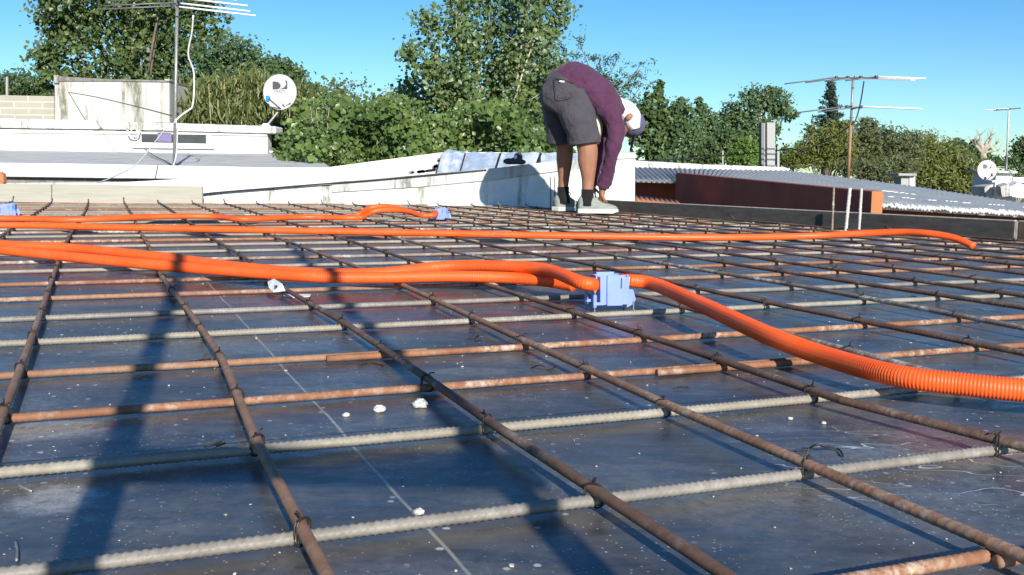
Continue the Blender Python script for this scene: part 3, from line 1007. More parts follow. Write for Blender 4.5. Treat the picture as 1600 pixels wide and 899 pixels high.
YT = 19.2
tank = thing('tank_wall', 'streaky pale concrete tank house with a dark top edge', 'tank house', tuple(P(170, 190, YT)))
slabpoly([(85.5, 125), (175, 127), (264.5, 128.5), (265, 192), (85.5, 188)], YT, 1.6).build('front_wall', MAT['tank'], tank)
slabpoly([(90, 119.5), (175, 124), (264, 125.5), (264.5, 128.4), (175, 126.9), (90, 127)], YT - .03, 1.7).build('top_edge', MAT['cornice'], tank)
slabpoly([(84, 117), (91, 117.5), (91, 130), (84, 130)], YT - .06, .2).build('corner_stub', MAT['tank'], tank)
slabpoly([(256, 123), (265, 124), (265, 127), (256, 127)], YT - .05, .2).build('corner_lump', MAT['tank'], tank, bevel=.02)
bw_ = slabpoly([(-170, 146), (84.5, 150.5), (84.5, 190), (-170, 186)], YT + .15, .2)
tag(bw_.build('block_wall', MAT['blocks']), 'beige concrete block wall left of the tank house', 'wall')
bo = bpy.data.objects['block_wall']

# pipes on the coping by the window
pp = MB()
pp.tube([tuple(q) for q in spline([P(199, 203, YB - .15), P(201, 211, YB - .16), P(208, 213.5, YB - .16), P(216, 212, YB - .16), P(218, 203, YB - .15)], .05)], .017, 8)
pp.tube([tuple(q) for q in spline([P(205, 200, YB - .17), P(206, 207, YB - .18), P(212, 210, YB - .18), P(214, 203, YB - .17)], .05)], .013, 8)
tag(pp.build('water_pipe', MAT['white_plastic'], smooth=True), 'looped white pipes hanging on the coping left of the window', 'pipe')


# ------------------------------------------------------------------ satellite dishes
def dish(c, rad, label, aim, lnb_off, foot, arm_mat):
    root = thing('satellite_dish', label, 'satellite dish', tuple(c), 'satellite dishes')
    n = Vector(aim).normalized()
    x = n.cross(Vector((0, 0, 1))).normalized() * -1
    y = n.cross(x) * -1
    if y.z < 0: y = -y
    if x.x < 0: x = -x

    def q(a, b, d=0.0): return Vector(c) + x * a + y * b + n * d
    m = MB()
    NR, NA = 8, 40
    rx, ry = rad * .93, rad

    def dep(t): return -.16 * rad * (1 - t * t)
    for sgn in (0, 1):
        rings = []
        for j in range(1, NR + 1):
            t = j / NR
            rings.append([q(rx * t * math.cos(2 * math.pi * k / NA), ry * t * math.sin(2 * math.pi * k / NA), dep(t) - sgn * .012) for k in range(NA)])
        m.loft(rings, True)
    m.loft([[q(rx * s * math.cos(2 * math.pi * k / NA), ry * s * math.sin(2 * math.pi * k / NA), d) for k in range(NA)] for s, d in ((1.0, -.012), (1.02, -.014), (1.02, .002), (1.0, 0))], False)
    pan = m.build('reflector', MAT['dish'], root, smooth=False)
    # emblem
    k_ = rad / 185.0

    def em(pts, nm):
        e = MB().prism([q((px - 285) * k_, (335 - py) * k_, .004) for px, py in pts], n * -.05)
        return e.build(nm, MAT['black'], pan)
    em([(208, 226), (238, 226), (262, 231), (280, 243), (290, 258), (292, 272), (286, 290), (270, 302), (250, 308), (208, 308)], 'emblem')
    em([(336, 214), (356, 214), (361, 230), (361, 303), (272, 306), (300, 300), (325, 288), (342, 270), (350, 250), (347, 230)], 'emblem')
    fc = bpy.data.curves.new('lettering', 'FONT')
    fc.body = 'DIRECTV'
    fc.align_x = 'CENTER'
    fc.size = 32 * k_
    fc.extrude = .001
    tmp = bpy.data.objects.new('lettering', fc)
    COL.objects.link(tmp)
    tm = bpy.data.meshes.new_from_object(tmp.evaluated_get(bpy.context.evaluated_depsgraph_get()))
    bpy.data.objects.remove(tmp)
    rm_ = Matrix((x, y, n)).transposed().to_4x4()
    rm_.translation = q(0, -4 * k_, .006) - wloc(root)
    tm.transform(rm_)
    tm.materials.clear()
    tm.materials.append(MAT['alu_dark'])
    to = bpy.data.objects.new('lettering', tm)
    COL.objects.link(to)
    to.parent = pan
    # feed arm and head
    a0, a1 = q(.02, -ry * .98, -.02), q(lnb_off[0], lnb_off[1], rad * .95)
    ar = MB()
    ar.tube([a0, a0.lerp(a1, .5) + n * .02, a1], rad * .035, 8)
    ar.build('feed_arm', MAT['black'], root, smooth=True)
    hd = MB()
    hd.tube([a1 + n * .03 - y * .02, a1 + n * .0, a1 - n * rad * .14], [rad * .07, rad * .1, rad * .13], 10)
    hd.tube([a1 + y * rad * .12, a1 - y * rad * .2], rad * .09, 10)
    hd.build('feed_head', MAT[lnb_off[2]], root, smooth=True)
    mt = MB()
    ft = Vector(foot)
    mt.tube([q(0, -ry * .45, -.14), q(-.01, -ry * .9, -.12), ft + Vector((.02, 0, .05)), ft], rad * .07, 10)
    mt.build('mast', MAT[arm_mat], root, smooth=True)
    bp = MB().box(ft + Vector((-.02, -.02, .025)), (.16, .14, .05), 0, .5)
    bp.build('foot_plate', MAT['white_plastic'], root)
    return root


dish(P(437.5, 144, YB + .2), .315, 'large grey satellite dish on the coping with a blue feed head', (.06, -1, .10), (-.165, -.165, 'blue'), P(418, 197.5, YB + .22), 'galv')
dish(P(1542.5, 266, 29.5), .29, 'small grey satellite dish far right by the white rooftop block', (-.12, -1, .15), (.05, -.17, 'galv'), P(1553, 285, 29.7), 'galv')


# ------------------------------------------------------------------ antennas
def antenna(foot, top, label, r, mast_mats, booms, cable=None, sleeve=None):
    root = thing('tv_antenna', label, 'antenna', tuple(foot), 'rooftop television antennas')
    foot, top = Vector(foot), Vector(top)
    if len(mast_mats) == 1:
        MB().tube([foot, top], r, 10).build('mast', MAT[mast_mats[0]], root, smooth=True)
    else:
        mid = foot.lerp(top, mast_mats[2])
        MB().tube([foot, mid], r, 10).build('mast', MAT[mast_mats[0]], root, smooth=True)
        MB().tube([mid - (top - foot).normalized() * .08, top], r * .8, 10).build('mast', MAT[mast_mats[1]], root, smooth=True)
    for (bc, bdir_, blen, edir, els) in booms:
        bc, bd, ed = Vector(bc), Vector(bdir_).normalized(), Vector(edir).normalized()
        bo_ = MB()
        bo_.tube([bc - bd * blen / 2, bc + bd * blen / 2], .014, 8)
        bo_.box(bc, (.06, .06, .05))
        bm_ = bo_.build('boom', MAT['alu_dark'], root)
        for (s, l0, l1) in els:
            p = bc + bd * (s * blen / 2) + Vector((0, 0, .012))
            if l1 > 0: MB().tube([p + ed * .03, p + ed * l1], .0115, 8).build('element', MAT['alu'], bm_, smooth=True)
            if l0 > 0:
                ed2 = Vector((-ed.x, -ed.y, -ed.z - .16))
                MB().tube([p, p + ed2.normalized() * l0], .0085, 8).build('element', MAT['alu_dark'], bm_, smooth=True)
            MB().box(p, (.03, .06, .03)).build('insulator', MAT['black'], bm_)
    if cable:
        for c, mt, cr in cable:
            m_ = MB()
            m_.tube([tuple(q) for q in spline(c, .06)], cr, 6)
            m_.build('cable', MAT[mt], root, smooth=True)
    return root


YA = 12.3
ft, tp = P(272, 277, YA), P(277, 1, YA)
antenna(ft, tp, 'tall dark antenna mast at left with white aluminium rods running right', .020, ['galv'],
        [(P(277, 2, YA), (.42, -.9, .0), 1.05, (1, .12, -.085), [(-.95, .9, 1.02), (-.4, .85, .90), (.35, .8, .80), (.95, .7, .62)])],
        [([P(302, 24, YA - .3), P(300, 50, YA - .2), P(294, 85, YA - .1), P(303, 115, YA), P(301, 165, YA), P(290, 175, YA), P(277, 186, YA - .04), P(271, 194, YA - .04)], 'cable_white', .011),
         ([P(274, 186, YA - .05), P(277, 205, YA - .05), P(274, 250, YA - .05), P(262, 272, YA - .03)], 'cable_white', .008)])
for k, (pts, r, mt, lb) in enumerate((
        ([P(268, 190, YA), P(250, 212, YA - .6), P(215, 255, YA - 1.6), P(178, 276, YA - 2.2), P(140, 291, YA - 2.9)], .007, 'cable_white', 'white cable slung from the left mast down to the pine boards'),
        ([P(268, 181, YA), P(210, 166, 14), P(140, 150, 17), P(76, 140, 22)], .0075, 'cable_black', 'thin dark wire running from the left mast past the tank house'),
        ([P(226, 233, 17.6), P(240, 243, 15), P(262, 254, 13), P(268, 258, 12.4)], .008, 'cable_black', 'short dark wire across the grey roof by the left mast'))):
    m = MB()
    m.tube([tuple(q) for q in spline(pts, .1)], r, 6)
    tag(m.build('cable', MAT[mt], smooth=True), lb, 'cable')
YR = 14.0
ft, tp = P(1325.5, 279, YR), P(1333, 121, YR)
k1 = antenna(ft, tp, 'rust-stained antenna mast on the zinc roof with two tiers of rods', .021, ['mast_rust', 'galv', .55],
             [(P(1338, 122, YR), (.55, -.85, -.06), .72, (1, .02, -.02), [(-.95, .74, 1.12), (-.4, .60, .88), (.2, .5, .8), (.9, .42, .68)]),
              (P(1334, 168, YR - .02), (.8, -.6, -.05), .24, (1, .02, -.02), [(-.8, .68, .93), (.8, .6, .86)])],
             [([P(1350, 127, YR - .2), P(1345, 158, YR - .1), P(1338, 185, YR - .03), P(1330, 195, YR), P(1300, 215, YR + 1), P(1250, 240, YR + 4)], 'cable_black', .009)])
YQ = 30.5
antenna(P(1571, 290, YQ), P(1576.5, 171, YQ), 'slim white antenna pole at the far right', .035, ['alu_dark', 'whitebar', .40],
        [(P(1574, 171, YQ), (.75, -.6, .06), .75, (-1, -.1, -.02), [(-.8, .1, .4), (.2, .0, .50)])])

# ------------------------------------------------------------------ right: red wall, zinc roof, parapet, posts
A0, A1 = P(1361, 299, 7.0), P(1056, 270, 10.7)
dirw = (A1 - A0)
red = thing('red_wall', 'dark red painted parapet wall with a sunlit orange end', 'wall', (A0.x, A0.y, -.4))
nrm = Vector((dirw.y, -dirw.x, 0)).normalized()
if nrm.x < 0: nrm = -nrm
A0b, A1b = Vector((A0.x, A0.y, -.6)), Vector((A1.x, A1.y, -.6))
MB().prism([A0b, A1b, A1, A0], nrm * .088).build('wall_face', MAT['red_wall'], red, bevel=.004)
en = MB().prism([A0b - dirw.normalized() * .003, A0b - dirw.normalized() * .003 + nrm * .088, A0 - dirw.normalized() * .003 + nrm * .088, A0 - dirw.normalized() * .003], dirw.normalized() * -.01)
tag(en.build('wall_end', MAT['sunlit_red'], red, bevel=.002), 'red wall end with the sunlight painted on in orange')
back = thing('red_wall', 'red rendered wall under the scalloped zinc eave', 'wall', tuple(P(1010, 310, 11.2)))
slabpoly([(900, 284), (1075, 287), (1075, 345), (900, 345)], 11.2, .12).build('wall_face', MAT['red_wall'], back)
tl = MB()
for k in range(9):
    b = P(996 + k * 8, 313 + k * .9, 9.9)
    tl.tube([b + Vector((0, -.22, -.05)), b + Vector((0, .25, .02))], .034, 10)
tag(tl.build('tile_row', MAT['terracotta'], smooth=True), 'row of orange roof tiles peeping over the black board', 'roof tiles')

# zinc roof: corrugated sheet ruled between its eave and its far edge
near = [P(900, 281, 11.0), P(992, 283, 10.9), P(1056, 285, 10.72), P(1215, 293, 8.95), P(1375, 320, 7.25), P(1480, 327, 6.95), P(1600, 334, 6.75), P(1850, 352, 6.4)]
far = [P(880, 259, 14.6), P(985, 261.5, 14.6), P(1080, 264, 14.6), P(1235, 267, 14.6), P(1330, 279, 14.2), P(1430, 292, 13.6), P(1600, 318, 12.4), P(1850, 348, 11.2)]


def resample(pts, n):
    p = np.array([tuple(q) for q in pts]); s = np.concatenate([[0], np.cumsum(np.linalg.norm(np.diff(p, axis=0), axis=1))])
    q = np.linspace(0, s[-1], n)
    return np.stack([np.interp(q, s, p[:, k]) for k in range(3)], 1)


NRW = 700
pa, pb = resample(near, NRW), resample(far, NRW)
vs, f = [], []
NJ = 5
for j in range(NJ + 1):
    for i in range(NRW):
        q = pa[i] * (1 - j / NJ) + pb[i] * (j / NJ)
        wv = .011 * math.sin(i * 2 * math.pi / 6.2)
        vs.append((q[0], q[1], q[2] + wv))
for j in range(NJ):
    for i in range(NRW - 1):
        a = j * NRW + i
        f.append((a, a + 1, a + NRW + 1, a + NRW))
nn = len(vs)
vs += [(x, y, z - .006) for x, y, z in vs]
f += [tuple(i + nn for i in reversed(q)) for q in f]
f += [(i + 1, i, i + nn, i + 1 + nn) for i in range(NRW - 1)]
zr = thing('zinc_roof', 'blue-grey corrugated roof with white foam along its eave', 'roof', tuple(P(1400, 330, 7.5)))
mz = MB().add(vs, f)
mz.build('roof_sheet', MAT['corrugated'], zr, smooth=True)
fo = MB()
ev = resample([P(1372, 321.5, 7.22), P(1480, 328, 6.93), P(1600, 335, 6.73), P(1850, 353, 6.38)], 200)
for i in range(200):
    q = Vector(ev[i])
    fo.ellipsoid(q + Vector((0, -.01, random.uniform(-.004, .010))), (.016, .018, random.uniform(.010, .020)), nu=7, nv=5)
fo.build('foam_edge', MAT['sealant'], zr, smooth=True)
fo2 = MB()
for (a, b) in ((((1380, 300), 7.9), ((1430, 306), 8.6)), (((1378, 309), 7.6), ((1600, 326), 8.2))):
    for t in np.linspace(0, 1, 34):
        if random.random() < .5: continue
        # lie on the roof: interpolate between the eave and the far edge
        x = a[0][0] + (b[0][0] - a[0][0]) * t
        y = a[0][1] + (b[0][1] - a[0][1]) * t
        o3 = Vector((0, 0, CAM_H)); rd = Vector(ray(x, y))
        best = None
        for i in range(0, NRW, 3):
            n0, n1 = Vector(pa[i]), Vector(pb[i])
            # closest ray/ruling approach
            w0 = o3 - n0; d2 = n1 - n0
            A, B, C_ = rd.dot(rd), rd.dot(d2), d2.dot(d2)
            dd, ee = rd.dot(w0), d2.dot(w0)
            den = A * C_ - B * B
            if abs(den) < 1e-9: continue
            tc = (A * ee - B * dd) / den
            if not 0 <= tc <= 1: continue
            sc_ = (B * ee - C_ * dd) / den
            gap = (o3 + rd * sc_ - n0 - d2 * tc).length
            if best is None or gap < best[0]: best = (gap, n0 + d2 * tc)
        if best and best[0] < .2:
            fo2.ellipsoid(best[1] + Vector((0, 0, .012)), (random.uniform(.012, .04), .012, .005), nu=8, nv=5)
if fo2.n: fo2.build('sealant_patch', MAT['sealant'], zr, smooth=True)['kind'] = 'stuff'
un = MB()
e0, e1, e2 = P(1376, 328, 7.35), P(1600, 341, 6.85), P(1850, 360, 6.5)
un.prism([e0, e1, e2, e2 - Vector((0, 0, .6)), e1 - Vector((0, 0, .6)), e0 - Vector((0, 0, .6))], (0, .1, 0))
un.build('eave_wall', MAT['red_wall'], zr)
par = MB().prism([P(860, 247, 14.9), P(992, 251, 14.9), P(1100, 257, 14.9), P(1225, 261.5, 14.9), P(1236, 264.5, 14.9), P(1230, 269, 14.9), P(992, 263, 14.9), P(860, 260, 14.9)], (0, .3, 0))
tag(par.build('parapet_wall', MAT['white_wall'], bevel=.02), 'low white parapet along the back of the zinc roof', 'wall')

post = thing('concrete_post', 'grey H-section concrete post standing behind the white parapet', 'post', tuple(P(1200, 262, 16.5)))
slabpoly([(1198.5, 191.5), (1211.5, 192), (1211, 268), (1198.5, 268)], 16.5, .16).build('post_flange', MAT['concrete'], post, bevel=.006)
slabpoly([(1194, 193), (1198, 193), (1198, 268), (1194, 268)], 16.56, .1).build('post_web', MAT['concrete'], post)
slabpoly([(1189.5, 192), (1194.5, 192), (1194.5, 268), (1189.5, 268)], 16.5, .16).build('post_flange', MAT['concrete_shade'], post, bevel=.006)
pm = slabpoly([(1214.5, 228), (1218, 228), (1218, 268), (1214.5, 268)], 17.5, .08)
tag(pm.build('fence_post', MAT['concrete']), 'thin grey fence post just right of the concrete post', 'post')
pm = slabpoly([(1128.5, 236), (1130.5, 236), (1130.5, 264), (1128.5, 264)], 19, .05)
tag(pm.build('fence_post', MAT['concrete']), 'thin grey fence post among the trees left of the concrete post', 'post')
pm = slabpoly([(9, 120), (12, 120), (12, 150), (9, 150)], 25, .06)
tag(pm.build('fence_post', MAT['concrete']), 'thin pale post in front of the dark tree at far left', 'post')
for k, (pts, lb) in enumerate((([P(985, 252, 17), P(1060, 249, 19), P(1130, 243, 19), P(1200, 237, 17.6), P(1240, 232, 17)], 'thin black wire slung across the trees behind the white parapet'),
                               ([P(1500, 262, 33), P(1570, 262, 33), P(1680, 268, 33)], 'thin black wire behind the far right dish'))):
    m = MB()
    m.tube([tuple(q) for q in spline(pts, .3)], .011, 5)
    tag(m.build('wire', MAT['cable_black'], smooth=True), lb, 'wire')
ch = thing('chimney', 'small grey chimney with a flat lid behind the zinc roof', 'chimney', tuple(P(1419, 300, 15.5)))
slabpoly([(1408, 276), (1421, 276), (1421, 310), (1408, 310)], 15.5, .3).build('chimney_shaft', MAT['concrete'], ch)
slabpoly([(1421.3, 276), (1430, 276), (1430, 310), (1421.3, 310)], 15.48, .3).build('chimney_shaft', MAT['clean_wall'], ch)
slabpoly([(1404, 271), (1433, 271.5), (1433, 275.5), (1404, 275)], 15.4, .5).build('lid', MAT['concrete'], ch, bevel=.01)
bk = thing('white_block', 'white rooftop block and slanted slabs beside the far right dish', 'rooftop block', tuple(P(1580, 310, 30.2)))
slabpoly([(1557, 270.5), (1582, 271), (1580, 312), (1552, 312)], 30.2, 1.5).build('block_wall', MAT['clean_wall'], bk)
slabpoly([(1555, 267), (1590, 268), (1590, 271), (1555, 270.5)], 30.0, 1.9).build('block_lid', MAT['coping'], bk)
slabpoly([(1583, 277), (1608, 278), (1608, 286), (1584, 286)], 30.6, 1.2).build('back_wall', MAT['clean_wall'], bk)
MB().prism([P(1582, 308, 29.6), P(1577, 293, 29.6), P(1590, 286, 29.6), P(1604, 290, 29.6), P(1612, 302, 29.6), P(1600, 310, 29.6)], (.2, .9, .1)).build('slanted_slab', MAT['white_wall'], bk)
MB().prism([P(1566, 308, 29.4), P(1563, 292, 29.4), P(1576, 288, 29.4), P(1584, 306, 29.4)], (.1, .5, .05)).build('slanted_slab', MAT['coping'], bk)
MB().prism([P(1540, 312, 30.1), P(1538, 292, 30.1), P(1552, 288, 30.1), P(1553, 312, 30.1)], (0, .8, 0)).build('side_block', MAT['coping'], bk)

# ------------------------------------------------------------------ small things on the deck
pa_ = MB()
c = G(430, 447, .0295)
tag(MB().prism([G(418, 441, .040), G(428, 436, .050), G(441, 444, .044), G(446, 455, .030), G(427, 457, .024), G(420, 450, .030)], (0, 0, .0008)).build('paper_tag', MAT['paper']), 'white paper tag with a small dark dot lying by the rusty bar', 'paper tag')
MB().box(G(431, 447.5, .0385), (.006, .003, .004)).build('printed_dot', MAT['black'], bpy.data.objects['paper_tag'])
tag(MB().prism([G(443, 462, .001), G(455, 460, .001), G(486, 460.5, .001), G(484, 464, .001), G(465, 465.5, .001), G(450, 465, .001)], (0, 0, .001)).build('paper_scrap', MAT['paper']), 'flat white paper scrap half under the rusty bar', 'paper scrap')


def lump(px, py, s, label, group=None):
    c = G(px, py, 0)
    m = MB()
    r = random.Random(px)
    m.ellipsoid(c + Vector((0, 0, s * .22)), (s * .5, s * .4, s * .3), nu=12, nv=8)
    m.v = [(x + r.uniform(-1, 1) * s * .07, y + r.uniform(-1, 1) * s * .07, max(.0005, z + r.uniform(-1, 1) * s * .06)) for x, y, z in m.v]
    tag(m.build('mortar_lump', MAT['mortar']), label, 'mortar lump', group or 'lumps of dry mortar on the deck')


lump(656, 637, .020, 'largest pale mortar lump on the deck left of the dark bar')
lump(593, 644, .015, 'second pale mortar lump left of the largest one')
lump(541, 651, .009, 'small mortar crumb beside the pale panel joint')
lump(1240, 741, .011, 'mortar crumb stuck against the grey ribbed bar on the right')
lump(1235, 656, .006, 'tiny white crumb between the right-hand bars, left of a pair')
lump(1287, 663, .006, 'tiny white crumb between the right-hand bars, right of a pair')
lump(654, 804, .010, 'mortar crumb where the pale joint meets the grey bar')


def scrap(pts, label, mat='wire', r=.0011):
    m = MB()
    m.tube([tuple(q) for q in spline([G(x, y, z) for x, y, z in pts], .004)], r, 6)
    tag(m.build('wire_scrap', MAT[mat], smooth=True), label, 'wire scrap', 'loose bits of tie wire on the deck')


scrap([(1243, 705, .002), (1262, 702, .003), (1275, 695, .010), (1290, 699, .006), (1310, 702, .003), (1318, 713, .002)], 'bent black wire scrap lying left of the right-hand ribbed bar')
scrap([(318, 698, .002), (335, 694, .004), (352, 688, .010), (338, 697, .003), (352, 692, .002)], 'black wire scrap by the ribbed bar at left centre')
scrap([(728, 531, .002), (742, 528, .004), (748, 524, .010), (744, 533, .002), (752, 531, .002)], 'crumpled black wire scrap in the middle bay')
scrap([(28, 758, .002), (38, 763, .003), (50, 768, .002)], 'short pale wire off-cut at the left edge', 'galv')
scrap([(24, 846, .002), (27, 860, .002), (26, 876, .003)], 'short upright wire off-cut near the lower left corner', 'galv')
scrap([(1528, 505, .003), (1545, 499, .012), (1556, 505, .004), (1570, 508, .002)], 'looped black wire scrap near the right edge behind the conduit')
scrap([(560, 571, .002), (580, 568, .002), (600, 571, .003)], 'thin wire scrap in front of the dark bar end')
scrap([(830, 575, .002), (845, 571, .008), (858, 578, .002), (868, 573, .003)], 'curled wire scrap left of the lapped orange-brown bar')
scrap([(1052, 607, .002), (1070, 604, .003), (1078, 606, .002)], 'small wire scrap below the blunt bar end')
scrap([(1415, 467, .003), (1428, 463, .010), (1440, 470, .003), (1452, 466, .002)], 'dark wire scrap between the bars far right')
scrap([(292, 566, .002), (318, 562, .002), (330, 560, .003)], 'straight dark wire scrap by the post shadow')

db = MB()
for k in range(700):
    y = random.uniform(.62, 4.2)
    q = Vector((random.uniform(-.62, .62) * y * 1.1, y, 0))
    if (q - BA).dot(bnor) > -.08: continue
    s_ = random.uniform(.0005, .0016) * (1 if random.random() < .9 else 1.8)
    a = random.uniform(0, 3)
    pt = [q + Vector((math.cos(a + t) * s_ * random.uniform(.5, 1.2), math.sin(a + t) * s_ * random.uniform(.5, 1.2), .0004)) for t in (0, 1.3, 2.5, 3.8, 5.0)]
    db.prism(pt, (0, 0, s_ * random.uniform(.25, .8)))
tag(db.build('debris', MAT['mortar']), 'fine pale crumbs and sawdust scattered over the deck', 'debris', kind='stuff')

# unseen frame added behind the camera to cast the shadow strips on the deck
fr = thing('shadow_frame', 'unseen frame of two posts and one rail added to cast the long shadow at left', 'shadow caster', (.0, -.15, 0))
sx, sy = math.sin(R(SUN_AZ)), math.cos(R(SUN_AZ))


def shadow_foot(q, Y=-.15):
    k = (q.y - Y) / -sy
    return Vector((q.x + sx * k, Y, 0))


f1 = shadow_foot(G(165, 760)); f2 = shadow_foot(G(690, 640))
for ft_, wd, ht in ((f1, .026, 1.32), (f2, .022, 1.65)):
    MB().box(ft_ + Vector((0, 0, ht / 2)), (wd, .045, ht)).build('post', MAT['timber'], fr, bevel=.003)
zr_ = (G(600, 748).y + .15) / math.hypot(sx, sy) / -sy * math.hypot(sx, sy) * math.tan(R(SUN_EL)) / math.cos(0)
rl = MB().box((f1 + f2) / 2 + Vector((0, .034, zr_)), ((f2 - f1).length + .05, .022, .045))
rl.build('rail', MAT['timber'], fr, bevel=.003)


# ------------------------------------------------------------------ trees
def leaf_mesh(name, C, N_, size, tone, mat, parent, asp=1.0, fold=.25, droop=None):
    n = len(C)
    a = rng.normal(size=(n, 3)); a -= (a * N_).sum(1)[:, None] * N_
    if droop is not None: a = a * (1 - droop) + np.array([0, 0, -1.0]) * droop * 1.6
    a /= np.linalg.norm(a, axis=1)[:, None] + 1e-9
    b = np.cross(N_, a); b /= np.linalg.norm(b, axis=1)[:, None] + 1e-9
    s = (size * rng.uniform(.45, 1.5, n))[:, None]
    L = a * s * .5 * asp
    W = b * s * .5 / asp
    k = N_ * s * fold * .5
    V = np.stack([C - L, C - L * .1 + W + k, C + L, C - L * .1 - W + k], 1).reshape(-1, 3)
    off = np.array(tuple(wloc(parent)))
    V = V - off
    i = np.arange(n) * 4
    F = np.stack([np.stack([i, i + 1, i + 2], 1), np.stack([i, i + 2, i + 3], 1)], 1).reshape(-1)
    me = bpy.data.meshes.new(name)
    me.vertices.add(len(V)); me.vertices.foreach_set('co', V.astype(np.float32).ravel())
    me.loops.add(len(F)); me.loops.foreach_set('vertex_index', F.astype(np.int32))
    me.polygons.add(n * 2); me.polygons.foreach_set('loop_start', np.arange(0, n * 6, 3, dtype=np.int32))
    me.update(calc_edges=True)
    at = me.attributes.new('tone', 'FLOAT', 'POINT')
    at.data.foreach_set('value', np.repeat(tone, 4).astype(np.float32))
    me.materials.append(mat)
    me.validate()
    o = bpy.data.objects.new(name, me)
    COL.objects.link(o)
    o.parent = parent
    return o


def lobe_points(c, r, nclump, per, csize, shell=.45):
    """leaf clumps spread through an ellipsoid"""
    d = rng.normal(size=(nclump, 3)); d /= np.linalg.norm(d, axis=1)[:, None]
    q = rng.uniform(0, 1, nclump) ** shell
    cc = np.array(c) + d * q[:, None] * np.array(r)
    tone = rng.uniform(0, 1, nclump)
    m = rng.integers(int(per * .5), int(per * 1.5) + 1, nclump)
    idx = np.repeat(np.arange(nclump), m)
    sz = csize * rng.uniform(.6, 1.4, nclump)
    pts = cc[idx] + rng.normal(size=(len(idx), 3)) * sz[idx][:, None] * np.array([1, 1, .75])
    nr = d[idx] * .4 + rng.normal(size=(len(idx), 3)) * .7 + np.array([.1, -.75, .45])
    nr /= np.linalg.norm(nr, axis=1)[:, None]
    tn = np.clip(tone[idx] * .55 + rng.uniform(0, .5, len(idx)), 0, 1)
    return pts, nr, tn, cc


GZ = -3.3


def tree(name, label, cat, Y, lobes, mat, leaf_px, cover=4.0, depth=.8, per=22, clump=.16, group=None, trunk_px=None, bark='bark', trunk_r=.12, limbs=10, asp=1.25,
         droop=None, shell=.45, limb_r=.25):
    """lobes: (px, py, rx, ry) measured in the photograph at distance Y"""
    sc = Y / FPX
    cx = trunk_px if trunk_px is not None else np.mean([l[0] for l in lobes])
    q = P(cx, 268, Y)
    base = Vector((q.x, Y + .2, GZ))
    root = thing(name, label, cat, tuple(base), group)
    PT, NR, TN, CC = [], [], [], []
    for l in lobes:
        px, py, rx, ry = l[:4]
        dy = l[4] if len(l) > 4 else 0
        c = P(px, py, Y + dy)
        a, b = rx * sc, ry * sc
        nl = cover * (rx * ry * 3.14) / (leaf_px ** 2 * .42)
        nc = max(6, int(nl / per))
        p, n_, t, cc = lobe_points(tuple(c), (a * .93, max(a, b) * depth, b * .93), nc, per, clump * (a * b) ** .5, shell)
        PT.append(p); NR.append(n_); TN.append(t); CC.append(cc)
    PT, NR, TN, CC = (np.concatenate(x) for x in (PT, NR, TN, CC))
    leaf_mesh('crown', PT, NR, leaf_px * sc, TN, mat, root, asp, droop=droop)
    tr = MB()
    top = CC[np.argmax(CC[:, 2])]
    zmin, zmax = CC[:, 2].min(), CC[:, 2].max()
    t1 = Vector((base.x + .35 * (top[0] - base.x), base.y, zmin + .75 * (zmax - zmin)))
    n = 9
    tp = [base.lerp(t1, k / n) + Vector((math.sin(k * 1.3) * trunk_r * .35, math.cos(k * 1.7) * trunk_r * .3, 0)) for k in range(n + 1)]
    tr.tube(tp, [trunk_r * (1 - .8 * k / n) for k in range(n + 1)], 9)
    ids = rng.choice(len(CC), min(limbs, len(CC)), replace=False)
    for i in ids:
        e = Vector(CC[i])
        k = int(np.clip((e.z - base.z) / max(.1, t1.z - base.z) * n * random.uniform(.5, .85), 1, n - 1))
        s0 = tp[k]
        md = s0.lerp(e, .55) + Vector((0, 0, -.06 * (e - s0).length))
        r0 = trunk_r * (1 - .8 * k / n) * .5
        tr.tube([s0, s0.lerp(md, .5), md, e], [r0, r0 * .75, r0 * .5, r0 * limb_r], 6)
    tr.build('trunk', MAT[bark], root, smooth=True)
    return root


tree('hedge_tree', 'rounded dark tree at the far left edge behind the block wall', 'tree', 30, [(-30, 150, 60, 38), (35, 140, 42, 32), (75, 152, 22, 18), (10, 175, 80, 30)], MAT['leaf_dark'], 4, 5)
tree('broadleaf_tree', 'big dark broadleaf tree behind the tank house, top out of frame', 'tree', 25,
     [(120, 30, 75, 60), (90, 90, 45, 40), (180, -10, 110, 60), (250, 20, 80, 60), (200, 85, 75, 50), (120, 125, 55, 28), (290, 70, 60, 50), (325, 30, 38, 34), (265, 120, 50, 30), (190, 140, 60, 20), (82, 20, 35, 38), (70, 130, 18, 14)],
     MAT['leaf_broad'], 6.0, 2.5, .8, 34, .17, trunk_px=205, trunk_r=.28, limbs=26, asp=1.1)
tree('broadleaf_tree', 'mid green leafy tree right of the tall antenna mast', 'tree', 23, [(365, 95, 45, 45), (410, 130, 45, 42), (345, 140, 40, 40), (325, 105, 30, 40), (395, 105, 25, 28), (300, 150, 30, 40)], MAT['leaf_mid'], 5.0, 3.2, .8, 20, .2, trunk_r=.15)
tree('broadleaf_tree', 'dark rounded tree top behind the big satellite dish', 'tree', 27, [(435, 105, 22, 20), (455, 130, 26, 30), (420, 125, 30, 30), (480, 150, 24, 22)], MAT['leaf_dark'], 4.5, 4, .8, 20, .2, trunk_r=.12)


